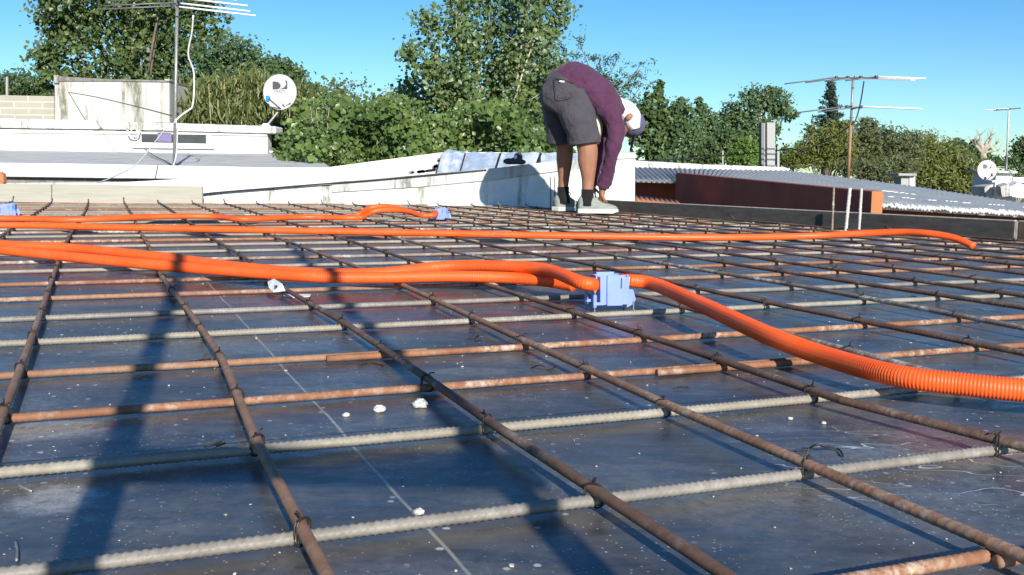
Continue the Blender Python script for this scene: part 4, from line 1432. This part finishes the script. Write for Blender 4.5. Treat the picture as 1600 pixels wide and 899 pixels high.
def cane_thicket():
    Y = 20.5
    root = thing('cane_thicket', 'tall olive thicket of canes behind the white building', 'cane thicket', (P(370, 200, Y).x, Y, GZ))
    st = MB()
    PT, TN = [], []
    for k in range(430):
        x = 268 + 215 * random.random()
        hy = 128 + 30 * abs(x - 385) / 100 + random.uniform(-22, 38)
        yy = Y + random.uniform(-.7, .9)
        b = P(x, 262, yy)
        t = P(x + random.uniform(-14, 14), hy, yy + random.uniform(-.2, .2))
        st.tube([b, b.lerp(t, .5) + Vector((random.uniform(-.06, .06), 0, 0)), t], [.014, .011, .004], 5)
        for j in range(70):
            s = random.uniform(.08, 1.03)
            p = b.lerp(t, s)
            PT.append((p.x + random.gauss(0, .13), p.y + random.gauss(0, .13), p.z + random.gauss(0, .08)))
            TN.append(min(1, max(0, random.gauss(.35 + .25 * math.sin(k), .25))))
    st.build('stalks', MAT['reed'], root, smooth=True)
    PT = np.array(PT); n = len(PT)
    nr = rng.normal(size=(n, 3)) + np.array([0, -.3, .2]); nr /= np.linalg.norm(nr, axis=1)[:, None]
    leaf_mesh('foliage', PT, nr, .085, np.array(TN), MAT['leaf_cane'], root, 2.2, .15, .5)


cane_thicket()


def hedge(name, label, Y, x0, x1, top, ybot, leaf_px, mat, n, thick, cat='hedge', lump_=14, seed=1):
    r_ = np.random.default_rng(seed)
    sc = Y / FPX
    root = thing(name, label, cat, (P((x0 + x1) / 2, ybot, Y).x, Y, GZ))
    nc = n // 26
    cx = r_.uniform(x0, x1, nc)
    tp = np.interp(cx, [t[0] for t in top], [t[1] for t in top]) + 8 * np.sin(cx / 31 + seed) + 6 * np.sin(cx / 11 + 2 * seed) + r_.normal(0, 6, nc)
    fr_ = r_.uniform(0, 1, nc) ** .8
    cy = tp + (ybot - tp) * fr_
    dep = r_.uniform(-thick / 2, thick / 2, nc) + thick * .5 * (1 - fr_)
    ph = r_.uniform(0, 6, 6)
    bil = np.sin(cx / 27 + ph[0]) * np.sin(cy / 19 + ph[1]) + .7 * np.sin(cx / 13 + cy / 21 + ph[2]) * np.sin(cy / 11 + ph[3])
    dep -= .55 * bil
    keep = r_.uniform(0, 1, nc) < np.clip(.78 + .4 * bil, .22, 1)
    cx, cy, dep = cx[keep], cy[keep], dep[keep]
    nc = len(cx)
    tone = np.clip(.5 + .3 * np.sin(cx / 40 + ph[4]) * np.sin(cy / 25 + ph[5]) + r_.normal(0, .25, nc), 0, 1)
    m = r_.integers(12, 46, nc)
    idx = np.repeat(np.arange(nc), m)
    cc = np.array([tuple(P(a, b, Y + d)) for a, b, d in zip(cx, cy, dep)])
    pts = cc[idx] + r_.normal(size=(len(idx), 3)) * lump_ * sc * np.array([1, .9, .7])
    nr = r_.normal(size=(len(idx), 3)) * .7 + np.array([.1, -.8, .5]); nr /= np.linalg.norm(nr, axis=1)[:, None]
    tn = np.clip(tone[idx] * .6 + r_.uniform(0, .45, len(idx)), 0, 1)
    leaf_mesh('foliage', pts, nr, leaf_px * sc * (.55 + .7 * r_.uniform(0, 1, nc))[idx], tn, mat, root, 1.05, .3)
    st = MB()
    for k in range(46):
        a = r_.uniform(x0, x1)
        ty = np.interp(a, [t[0] for t in top], [t[1] for t in top])
        b, t = P(a, 275, Y + .2), P(a + r_.uniform(-25, 25), ty + r_.uniform(25, 70), Y + r_.uniform(-.4, .4))
        b.z = -1.5
        st.tube([b, b.lerp(t, .6) + Vector((r_.uniform(-.1, .1), 0, 0)), t], [.018, .012, .004], 5)
    st.build('stems', MAT['bark_pale'], root, smooth=True)
    return root


hedge('vine_hedge', 'bright heart-leaved hedge behind the white walls left of the worker', 15.5, 446, 880,
      [(440, 235), (462, 215), (478, 165), (492, 140), (520, 138), (560, 150), (600, 160), (640, 165), (700, 168), (760, 158), (820, 165), (880, 175)], 262, 8.2, MAT['leaf_hedge'], 30000, 2.4, lump_=10, seed=3)
hedge('olive_shrubs', 'dull olive shrubs rising behind the bright hedge', 19.5, 470, 700, [(470, 150), (490, 128), (520, 126), (560, 140), (600, 150), (640, 135), (700, 150)], 230, 5.0, MAT['leaf_olive'], 9000, 1.5, 'shrubs', 9, seed=5)
wh = slabpoly([(628, 150), (640, 151), (648, 149), (658, 158), (658, 172), (628, 172)], 21.5, .4)
tag(wh.build('garden_wall', MAT['clean_wall']), 'scrap of white wall showing above the hedge', 'wall')


def poplar():
    Y = 18.5
    sc = Y / FPX
    root = thing('poplar_tree', 'tall loose pale-stemmed poplar left of the worker, top out of frame', 'tree', (P(775, 260, Y).x, Y, GZ))
    tr = MB()
    PT, NR, TN = [], [], []
    leaders = [((775, 250), (745, 120), (700, -60)), ((785, 250), (770, 130), (765, -80)), ((795, 255), (805, 150), (830, -40)), ((775, 250), (700, 170), (640, 88)), ((780, 255), (705, 150), (668, 30)),
               ((790, 250), (830, 140), (880, 8)), ((800, 250), (845, 180), (872, 90)), ((780, 255), (730, 190), (630, 140)), ((770, 245), (720, 120), (712, 10)), ((790, 240), (800, 90), (795, -70)), ((806, 252), (822, 205), (842, 120)),
               ((760, 250), (735, 210), (690, 120)), ((790, 250), (815, 100), (868, -30))]
    for (a, b, c) in leaders:
        d = random.uniform(-.8, .8)
        pts = spline([P(*a, Y), P(*b, Y + d * .5), P(*c, Y + d)], .12)
        n = len(pts)
        tr.tube([tuple(p) for p in pts], [.045 * (1 - .85 * k / n) for k in range(n)], 6)
        for k in range(int(n * .16), n):
            t = k / n
            for j in range(2 if t < .35 else 3):
                if random.random() < .12: continue
                ang = random.uniform(0, 6.28)
                L = random.uniform(.15, .62) * (1.12 - .6 * t)
                dv = Vector((math.cos(ang), math.sin(ang), random.uniform(.3, 1.3))).normalized() * L
                p0 = Vector(pts[k])
                if j == 0: tr.tube([p0, p0 + dv * .5 + Vector((0, 0, -.01)), p0 + dv], [.008, .006, .003], 4)
                tone = random.random()
                for q in range(random.randint(18, 35)):
                    s = random.uniform(.2, 1.15)
                    p = p0 + dv * s
                    PT.append((p.x + random.gauss(0, .10), p.y + random.gauss(0, .10), p.z + random.gauss(0, .09)))
                    nv = Vector((random.gauss(.1, .7), random.gauss(-.8, .7), random.gauss(.4, .6))).normalized()
                    NR.append(tuple(nv)); TN.append(min(1, tone * .5 + random.random() * .5))
    tr.tube([Vector((P(785, 260, Y).x, Y, GZ)), P(785, 250, Y)], [.1, .07], 8)
    for a, b in (((802, 180), (770, 175)), ((806, 170), (842, 148)), ((798, 205), (835, 180))):
        tr.tube([P(*a, Y - .6), P(*b, Y - .7)], [.014, .006], 5)
    tr.tube([P(795, 185, Y - .6), P(806, 150, Y - .55), P(818, 110, Y - .5), P(836, 60, Y - .4)], [.03, .022, .018, .008], 6)
    tr.build('trunk', MAT['bark_pale'], root, smooth=True)
    leaf_mesh('crown', np.array(PT), np.array(NR), .072, np.array(TN), MAT['leaf_poplar'], root, 1.0, .3)


poplar()


def feathery():
    Y = 20
    root = thing('feathery_tree', 'sparse feathery tree behind the back of the worker', 'tree', (P(930, 250, Y).x, Y, GZ))
    tr = MB(); PT, NR, TN = [], [], []
    for (a, b, c) in (((925, 250), (955, 170), (1002, 100)), ((925, 250), (940, 150), (965, 92)), ((920, 250), (925, 130), (905, 66)), ((925, 250), (965, 190), (1000, 135)), ((920, 250), (900, 150), (880, 70)), ((925, 250), (960, 160), (985, 120)), ((925, 250), (935, 140), (938, 85)), ((925, 250), (900, 170), (880, 120))):
        d = random.uniform(-.6, .6)
        pts = spline([P(*a, Y), P(*b, Y + d * .5), P(*c, Y + d)], .1)
        n = len(pts)
        tr.tube([tuple(p) for p in pts], [.03 * (1 - .88 * k / n) for k in range(n)], 5)
        for k in range(int(n * .45), n):
            for j in range(3):
                if random.random() < .35: continue
                dv = Vector((random.uniform(-1, 1), random.uniform(-1, 1), random.uniform(-.3, .7))).normalized() * random.uniform(.12, .42)
                p0 = Vector(pts[k])
                if j == 0: tr.tube([p0, p0 + dv], [.005, .002], 4)
                for q in range(16):
                    p = p0 + dv * random.uniform(.2, 1.1)
                    PT.append((p.x + random.gauss(0, .045), p.y + random.gauss(0, .045), p.z + random.gauss(0, .035)))
                    NR.append(tuple(Vector((random.gauss(0, 1), random.gauss(-.3, 1), random.gauss(.4, .8))).normalized())); TN.append(random.random())
    tr.build('trunk', MAT['bark'], root, smooth=True)
    leaf_mesh('crown', np.array(PT), np.array(NR), .045, np.array(TN), MAT['leaf_mid'], root, 1.9, .2)


feathery()
tree('dense_tree', 'dark dense pointed tree just right of the worker', 'tree', 24, [(1026, 150, 18, 22), (1022, 180, 32, 28), (1018, 215, 42, 34), (1045, 205, 28, 34), (1000, 200, 20, 25), (1035, 245, 45, 20), (1028, 134, 8, 12), (1055, 178, 12, 18)], MAT['leaf_dark'], 6.0, 4.2, .8, 24, .2, trunk_r=.15, asp=1.1)
tree('broadleaf_tree', 'blue-green bushy tree second from the worker', 'tree', 34, [(1068, 175, 16, 22), (1080, 205, 24, 28), (1062, 165, 9, 12), (1085, 235, 35, 22)], MAT['leaf_mid'], 4.2, 4.2, .8, 22, .2)
tree('broadleaf_tree', 'narrow two-topped tree third from the worker', 'tree', 36, [(1098, 172, 13, 18), (1106, 200, 20, 26), (1092, 160, 7, 8), (1112, 235, 30, 22)], MAT['leaf_mid'], 4.0, 4.2, .8, 22, .2)
tree('broadleaf_tree', 'large round-headed tree left of the concrete post', 'tree', 38, [(1150, 175, 26, 22), (1185, 158, 32, 22), (1215, 165, 24, 22), (1230, 180, 16, 14), (1135, 195, 22, 26), (1170, 200, 30, 28), (1200, 200, 18, 22), (1150, 230, 40, 26), (1205, 145, 20, 10)], MAT['leaf_mid'], 4.0, 3.6, .8, 22, .22, trunk_px=1190, trunk_r=.25, limbs=18)
tree('round_bush', 'bright green round bush in front of the round-headed tree', 'bush', 28, [(1163, 236, 25, 18), (1163, 226, 18, 10), (1160, 250, 30, 14)], MAT['leaf_bright'], 3.4, 4.5, .9, 22, .16)
tree('dense_tree', 'dark undergrowth tree below the round-headed tree', 'tree', 31, [(1110, 240, 35, 22), (1140, 225, 30, 24), (1085, 250, 40, 14), (1190, 235, 20, 30)], MAT['leaf_dark'], 4.0, 4, .8, 22, .2)


def conifer():
    Y = 42
    root = thing('conifer_tree', 'blue-green conifer spire left of the rusty antenna', 'tree', (P(1297, 200, Y).x, Y, GZ))
    tr = MB()
    top, bot = P(1298, 128, Y), P(1294, 250, Y)
    tr.tube([Vector((bot.x, Y, GZ)), bot, top], [.2, .14, .02], 7)
    PT, NR, TN = [], [], []
    H_ = top.z - bot.z
    for k in range(85):
        t = random.random()
        p0 = bot.lerp(top, t)
        an = random.uniform(0, 6.28)
        L = (.05 + 1.3 * (1 - t) ** 1.3) * random.uniform(.55, 1.15)
        dv = Vector((math.cos(an) * L, math.sin(an) * L, L * random.uniform(.25, .7)))
        tr.tube([p0, p0 + dv], [.02, .006], 4)
        for q in range(int(30 + 60 * L)):
            s = random.uniform(.1, 1.05)
            p = p0 + dv * s
            g_ = .035 + .04 * (1 - s)
            PT.append((p.x + random.gauss(0, g_), p.y + random.gauss(0, g_), p.z + random.gauss(0, g_ * .8)))
            NR.append(tuple(Vector((random.gauss(0, 1), random.gauss(-.3, 1), random.gauss(.4, 1))).normalized())); TN.append(random.random())
    tr.build('trunk', MAT['bark'], root, smooth=True)
    leaf_mesh('crown', np.array(PT), np.array(NR), .10, np.array(TN), MAT['leaf_needle'], root, 1.7, .2)


conifer()
tree('willowy_tree', 'yellow-green loose tree left of the rusty antenna mast', 'tree', 27, [(1285, 225, 38, 30), (1262, 245, 30, 22), (1310, 215, 28, 26), (1300, 245, 40, 25), (1240, 250, 20, 14)], MAT['leaf_yellow'], 3.6, 3.4, .8, 20, .22, trunk_r=.12, asp=1.9, limbs=16)
tree('willowy_tree', 'large dull olive tree right of the rusty antenna mast', 'tree', 30, [(1350, 210, 30, 24), (1380, 222, 36, 28), (1345, 245, 30, 28), (1400, 245, 40, 30), (1330, 225, 14, 18), (1360, 192, 14, 9), (1420, 222, 22, 18)], MAT['leaf_olive'], 3.6, 3.6, .8, 20, .22, trunk_r=.16, asp=1.9, limbs=22)
tree('willowy_tree', 'olive tree with a yellowish crown left of the far dish', 'tree', 40, [(1445, 240, 36, 30), (1478, 250, 34, 28), (1510, 262, 30, 24), (1450, 270, 50, 22), (1500, 285, 45, 18), (1410, 275, 30, 18)], MAT['leaf_yellow'], 3.6, 3.4, .8, 20, .22, trunk_r=.13, asp=1.9, limbs=16)
tree('willowy_tree', 'dusky olive tree between the antenna mast and the chimney', 'tree', 26, [(1375, 265, 36, 20), (1335, 265, 30, 16), (1405, 262, 22, 20)], MAT['leaf_olive'], 3.6, 4, .8, 20, .2, trunk_r=.1, asp=1.7)
tree('dense_tree', 'small dark tree on the skyline right of the olive trees', 'tree', 60, [(1496, 225, 15, 9), (1490, 232, 18, 10), (1505, 235, 14, 10)], MAT['leaf_dark'], 3.0, 4.5, .8, 20, .18)
tree('dense_tree', 'small dark tree top left of the bare stump', 'tree', 62, [(1524, 218, 8, 8), (1520, 230, 12, 10), (1530, 240, 20, 14), (1560, 252, 22, 10)], MAT['leaf_dark'], 3.0, 3.5, .8, 20, .2)
tree('broadleaf_tree', 'dark loose tree cut off by the right edge', 'tree', 45, [(1598, 228, 18, 16), (1590, 250, 18, 20), (1612, 240, 24, 30), (1600, 275, 26, 16)], MAT['leaf_dark'], 3.6, 2.8, .8, 20, .24, trunk_px=1592, bark='bark_pale')
tree('far_trees', 'low pale trees on the skyline between concrete post and willowy trees', 'trees', 70, [(1232, 235, 14, 10), (1250, 228, 10, 8), (1225, 250, 24, 14)], MAT['leaf_mid'], 3.0, 4, .8, 20, .2)
st = thing('bare_tree', 'pollarded bare pale tree stump near the far right dish', 'tree', (P(1537, 260, 55).x, 55, GZ))
m = MB()
base = Vector((P(1537, 260, 55).x, 55, GZ))
fork = P(1536, 240, 55)
m.tube([base, P(1537, 256, 55), fork], [.28, .22, .17], 8)
for x, y, r in ((1528, 222, .14), (1524, 228, .1), (1544, 218, .12), (1549, 212, .07), (1531, 212, .07), (1540, 228, .13), (1556, 226, .05), (1560, 236, .05), (1520, 222, .05)):
    e = P(x, y, 55)
    m.tube([fork, fork.lerp(e, .5) + Vector((random.uniform(-.1, .1), 0, .05)), e], [.13, r * .9, r * .6], 6)
    for k in range(5):
        e2 = e + Vector((random.uniform(-.35, .35), random.uniform(-.3, .3), random.uniform(.1, .5)))
        m.tube([e, e2], [.03, .01], 4)
m.build('trunk', MAT['bark_pale'], st, smooth=True)

for o in list(S.objects):
    if o.parent is None and 'category' in o and 'kind' not in o: o['kind'] = 'thing'

# ------------------------------------------------------------------ the worker, bent double over the mesh
YP = 6.65


def W(px, py, dy=0.0):
    return P(px, py, YP + dy)


def sec(c, ax, ay, a, b, n=20, pw=2.3):
    out = []
    for k in range(n):
        t = 2 * math.pi * k / n
        ct, st_ = math.cos(t), math.sin(t)
        out.append(Vector(c) + ax * (a * math.copysign(abs(ct) ** (2 / pw), ct)) + ay * (b * math.copysign(abs(st_) ** (2 / pw), st_)))
    return out


def limb(m, pts, rads, n=14, deep=Vector((0, 1, 0)), pw=2.2):
    """pts joints, rads (in-plane, in-depth); smooth elliptical limb with closed ends"""
    c = np.array([tuple(p) for p in pts])
    L = np.concatenate([[0], np.cumsum(np.linalg.norm(np.diff(c, axis=0), axis=1))])
    q = np.linspace(0, L[-1], max(6, int(L[-1] / .018)))
    # smooth centre line
    sp = spline(pts, L[-1] / (len(q) - 1) * .999)
    ln = np.concatenate([[0], np.cumsum(np.linalg.norm(np.diff(sp, axis=0), axis=1))])
    rings = []
    for i in range(len(sp)):
        t = Vector(sp[min(i + 1, len(sp) - 1)] - sp[max(i - 1, 0)]).normalized()
        s = ln[i] / ln[-1] * L[-1]
        a = np.interp(s, L, [r[0] for r in rads]); b = np.interp(s, L, [r[1] for r in rads])
        ay = (deep - t * deep.dot(t)).normalized()
        ax = ay.cross(t)
        rings.append(sec(sp[i], ax, ay, a, b, n, pw))
    m.loft(rings)
    return m


def finish(o, vox, smooth=6, fac=.5, folds=None):
    r_ = o.modifiers.new('remesh', 'REMESH'); r_.mode = 'VOXEL'; r_.voxel_size = vox; r_.use_smooth_shade = True
    s = o.modifiers.new('smooth', 'SMOOTH'); s.iterations = smooth; s.factor = fac
    if folds:
        for size, amt in folds:
            tx = bpy.data.textures.new('folds', 'CLOUDS'); tx.noise_scale = size; tx.noise_depth = 2
            dm = o.modifiers.new('folds', 'DISPLACE'); dm.texture = tx; dm.strength = amt; dm.mid_level = .5; dm.texture_coords = 'LOCAL'
    return o


PXM = YP / FPX            # metres per pixel at the worker
# joints
hipR, hipL = W(900, 158, -.10), W(876, 155, .10)
kneeR, kneeL = W(917, 228, -.10), W(882, 226, .16)
ankR, ankL = W(917, 308, -.09), W(879, 302, .22)
pel = W(884, 142)
wst = W(912, 128)
chest = W(945, 152)
neck = W(972, 180)
head = W(979, 190, .02)
shR, shL = W(956, 176, -.17), W(950, 178, .17)
elR, elL = W(958, 236, -.20), W(935, 232, .22)
wrR, wrL = W(941, 296, -.10), W(925, 292, .20)

bd = MB()
limb(bd, [hipR, kneeR, W(918, 252, -.095), W(919, 280, -.09), ankR, W(917, 318, -.09)], [(.085, .085), (.068, .062), (.064, .058), (.043, .043), (.034, .036), (.036, .034)])
limb(bd, [hipL, kneeL, W(882, 250, .19), W(881, 278, .21), ankL, W(880, 314, .22)], [(.085, .085), (.060, .060), (.056, .054), (.039, .040), (.033, .035), (.036, .034)])
limb(bd, [W(866, 150), pel, wst, chest, neck], [(.10, .15), (.12, .15), (.085, .125), (.070, .13), (.055, .06)])
limb(bd, [chest, neck, head], [(.055, .07), (.054, .055), (.055, .06)])
# head looks down; face turned to the deck and a little right
hd_ax = (W(995, 218) - W(966, 172)).normalized()       # crown direction
hrot = Matrix.Rotation(-.75, 3, 'Y')
bd.ellipsoid(head, (.088, .078, .112), Matrix.Rotation(math.atan2(-(hd_ax.x), -(hd_ax.z)), 3, 'Y'), 18, 12)
fdir = Vector((-.55, -.25, -.8)).normalized()          # where the face points
fx = head + Vector((-.055, -.035, -.045))
bd.tube([fx, fx + fdir * .032], [.014, .010], 8)                      # nose
bd.ellipsoid(head + Vector((-.045, -.02, -.075)), (.035, .045, .04))   # jaw and mouth
bd.ellipsoid(W(983, 183, -.095), (.022, .022, .030), Matrix.Rotation(.9, 3, 'Y'), 12, 8)   # ear, near side
bd.ellipsoid(head + Vector((-.028, .082, .015)), (.022, .010, .030), Matrix.Rotation(.7, 3, 'Y'), 12, 8)
# arms
limb(bd, [shR, elR, wrR], [(.042, .042), (.036, .034), (.029, .026)])
limb(bd, [shL, elL, wrL], [(.052, .05), (.042, .04), (.029, .026)])


def hand(m, wr, d, side):
    d = d.normalized()
    lat = Vector((0, 1, 0)); lat = (lat - d * lat.dot(d)).normalized()
    nor = d.cross(lat)
    pc = wr + d * .045
    limb(m, [wr - d * .01, wr + d * .03, wr + d * .075], [(.020, .030), (.021, .040), (.015, .040)])
    for k, (o_, L) in enumerate(((-.031, .062), (-.010, .072), (.011, .068), (.031, .052))):
        b = wr + d * .07 + lat * o_
        p1 = b + d * L * .45 + nor * .006 * side
        p2 = p1 + (d * .5 + nor * .8 * side).normalized() * L * .32
        p3 = p2 + (d * -.2 + nor * 1.0 * side).normalized() * L * .24
        m.tube([b - d * .02, b, p1, p2, p3], [.010, .0098, .009, .008, .0065], 8)
    b = wr + d * .028 + lat * -.036
    m.tube([b + lat * .012, b, b + (d * .7 + lat * -.5 + nor * .5 * side).normalized() * .034, b + (d * .9 + nor * .7 * side).normalized() * .060], [.013, .0125, .011, .008], 8)


hand(bd, wrR, W(938, 322, -.06) - wrR, 1)
hand(bd, wrL, W(930, 318, .14) - wrL, 1)
person = finish(bd.build('person', MAT['skin'], smooth=True), .0055, 3, .4)
tag(person, 'worker in purple long sleeves and grey shorts bent double over the rebar', 'person')
# bring the origin to the feet
fo_ = Vector((W(900, 330).x, YP, 0))
person.data.transform(Matrix.Translation(-fo_))
person.location = fo_

eyes = MB()
for s in (-1, 1):
    eyes.ellipsoid(head + Vector((-.072, s * .032 - .01, -.018)), (.010, .012, .010), nu=10, nv=7)
eyes.build('eyes', MAT['black'], person, smooth=True)

# shirt: torso and two long sleeves
sh = MB()
limb(sh, [W(884, 141), W(895, 133), W(916, 137), W(937, 154), W(955, 174), W(968, 184)],
     [(.158, .165), (.154, .178), (.126, .174), (.114, .180), (.104, .184), (.076, .12)], 22)
limb(sh, [W(948, 172, -.11), W(958, 184, -.165), W(962, 205, -.19), elR, W(951, 264, -.15), W(943, 289, -.115)], [(.072, .07), (.064, .066), (.056, .056), (.048, .048), (.044, .044), (.042, .042)], 16)
limb(sh, [W(942, 172, .11), W(946, 186, .165), W(943, 208, .20), elL, W(928, 264, .21), W(926, 290, .20)], [(.075, .07), (.070, .068), (.062, .06), (.054, .052), (.048, .048), (.044, .044)], 16)
shirt = finish(sh.build('shirt', MAT['shirt'], person, smooth=True), .0075, 6, folds=((.16, .030), (.05, .014)))
cuff = MB()
limb(cuff, [W(943.2, 287, -.118), W(941.6, 292, -.112)], [(.0445, .0435), (.0445, .0435)], 16)
cuff.build('cuff', MAT['shirt'], shirt, smooth=True)
us = MB()
limb(us, [W(924, 172), W(930, 200), W(928, 226)], [(.05, .12), (.048, .13), (.036, .13)], 16)
finish(us.build('undershirt', MAT['undershirt'], person, smooth=True), .009, 5)

# shorts: seat and two legs with straight hems
so = MB()
limb(so, [W(862, 172), W(869, 162), W(880, 151), W(888, 141), W(893, 135)], [(.10, .13), (.135, .17), (.160, .184), (.170, .188), (.168, .182)], 24)
limb(so, [W(893, 145, -.085), W(902, 180, -.095), W(909, 205, -.095), W(913, 224, -.095)], [(.118, .105), (.118, .108), (.108, .106), (.104, .104)], 20)
limb(so, [W(870, 145, .085), W(873, 180, .12), W(876, 205, .145), W(877, 225, .15)], [(.116, .105), (.112, .108), (.102, .104), (.098, .102)], 20)
shorts = finish(so.build('shorts', MAT['shorts'], person, smooth=True), .0075, 4, folds=((.14, .026), (.045, .012)))
pk = MB()
pk.tube([tuple(q) for q in spline([W(866, 122, -.16), W(876, 124, -.178), W(890, 128, -.186), W(897, 131, -.186)], .01)], .0028, 6)
pk.tube([tuple(q) for q in spline([W(866, 122, -.16), W(868, 140, -.19), W(872, 153, -.205), W(893, 152, -.212)], .01)], .0020, 6)
pk.build('pocket_seam', MAT['stitch'], shorts, smooth=True)
MB().box(W(878, 127.5, -.187), (.032, .004, .010), rot=Matrix.Rotation(.1, 3, 'Y')).build('pocket_tag', MAT['lace'], shorts)
hem = MB()
limb(hem, [W(912.6, 219.5, -.095), W(913.2, 224.8, -.095)], [(.108, .108), (.108, .108)], 22)
hem.build('hem', MAT['shorts'], shorts, smooth=True)

for (nm, a, b, rr_) in (('sock', W(918, 296, -.09), W(917, 322, -.09), .046), ('sock', W(880, 292, .22), W(880, 318, .22), .046)):
    k = MB()
    limb(k, [a, a.lerp(b, .3), a.lerp(b, .7), b], [(.041, .042), (.040, .041), (.044, .042), (.05, .044)], 16)
    k.build(nm, MAT['sock'], person, smooth=True)


def shoe(heel, ang, L):
    """heel: point on the deck; ang: heading in the plane"""
    d = Vector((math.cos(ang), math.sin(ang), 0)); l = Vector((-d.y, d.x, 0)); up = Vector((0, 0, 1))
    prof = [(0, .030, .072), (.06, .036, .096), (.18, .038, .094), (.30, .038, .100), (.42, .039, .088), (.56, .043, .064), (.70, .047, .052), (.84, .045, .042), (.94, .036, .034), (1.0, .016, .022)]
    rings, srings = [], []
    for t, w_, h in prof:
        c = heel + d * (t * L) + l * (-.006 * math.sin(t * 3))
        r_ = []
        for k in range(16):
            a = math.pi * k / 15
            cw = math.copysign(abs(math.cos(a)) ** .8, math.cos(a))
            r_.append(c + l * (cw * w_) + up * (.018 + (h) * abs(math.sin(a)) ** .75))
        rings.append(r_)
    m = MB().loft(rings)
    up_o = m.build('shoe', MAT['shoe'], person, smooth=True)
    s_r = []
    for t, w_, h in prof:
        c = heel + d * ((t * 1.03 - .015) * L) + l * (-.006 * math.sin(t * 3))
        ww = w_ * 1.10 + .003
        toe = .008 if t > .9 else 0
        s_r.append([c + l * ww + up * .030, c - l * ww + up * .030, c - l * ww * .96 + up * toe, c + l * ww * .96 + up * toe])
    MB().loft(s_r).build('sole', MAT['sole'], up_o, bevel=.004)
    lc = MB()
    for q in range(4):
        t = .40 + q * .07
        hh = np.interp(t, [p_[0] for p_ in prof], [p_[2] for p_ in prof])
        c = heel + d * (t * L) + up * (.020 + hh)
        lc.tube([c + l * .018 - up * .003, c + up * .003, c - l * .018 - up * .003], .0032, 6)
    c = heel + d * (.38 * L) + up * .112
    for s in (-1, 1): lc.tube([tuple(x) for x in spline([c, c + l * .02 * s + up * .018, c + l * .045 * s + up * .006, c + l * .03 * s - up * .012], .006)], .0028, 6)
    lc.build('laces', MAT['lace'], up_o, smooth=True)
    return up_o


hr = W(903, 331, -.09); hr.z = ZL + .004
hl = W(868, 328, .20); hl.z = ZL + .004
shoe(hr, R(3), .262)
shoe(hl, R(42), .262)

# cap worn low with a white cloth over the nape
cp = MB()
axc = Vector((.93, -.02, -.36)).normalized()           # crown points forward and down
zq = axc.to_track_quat('Z', 'Y').to_matrix()
cc_ = head + axc * .030
rings = []
for t in np.linspace(0, 1, 9):
    a = t * math.pi / 2
    rings.append([cc_ + zq @ Vector((.100 * math.cos(a) * math.cos(b_) + 1e-4, .090 * math.cos(a) * math.sin(b_), .098 * math.sin(a))) for b_ in np.linspace(0, 2 * math.pi, 22, endpoint=False)])
cp.loft(rings)
cap = cp.build('cap', MAT['cap_blue'], person, smooth=True)
pkk = MB()
vd = Vector((-.36, -.03, -.93)).normalized()
lat = Vector((0, 1, 0))
cc_ = cc_ + axc * .05
po = [cc_ + vd * .075 + lat * y_ for y_ in (-.075, -.045, 0, .045, .075)]
pe = [cc_ + vd * (.15 + .02 * (1 - (y_ / .06) ** 2)) + axc * .012 + lat * y_ * .8 for y_ in (.07, .035, 0, -.035, -.07)]
pkk.prism(po + pe, axc * .006)
pkk.build('peak', MAT['cap_dark'], cap)
nk = MB()
limb(nk, [W(955, 152), W(964, 162), W(975, 172), W(985, 185), W(991, 203)], [(.018, .05), (.048, .085), (.074, .094), (.074, .100), (.042, .090)], 18)
fin = finish(nk.build('neck_cloth', MAT['cap_white'], person, smooth=True), .007, 4)
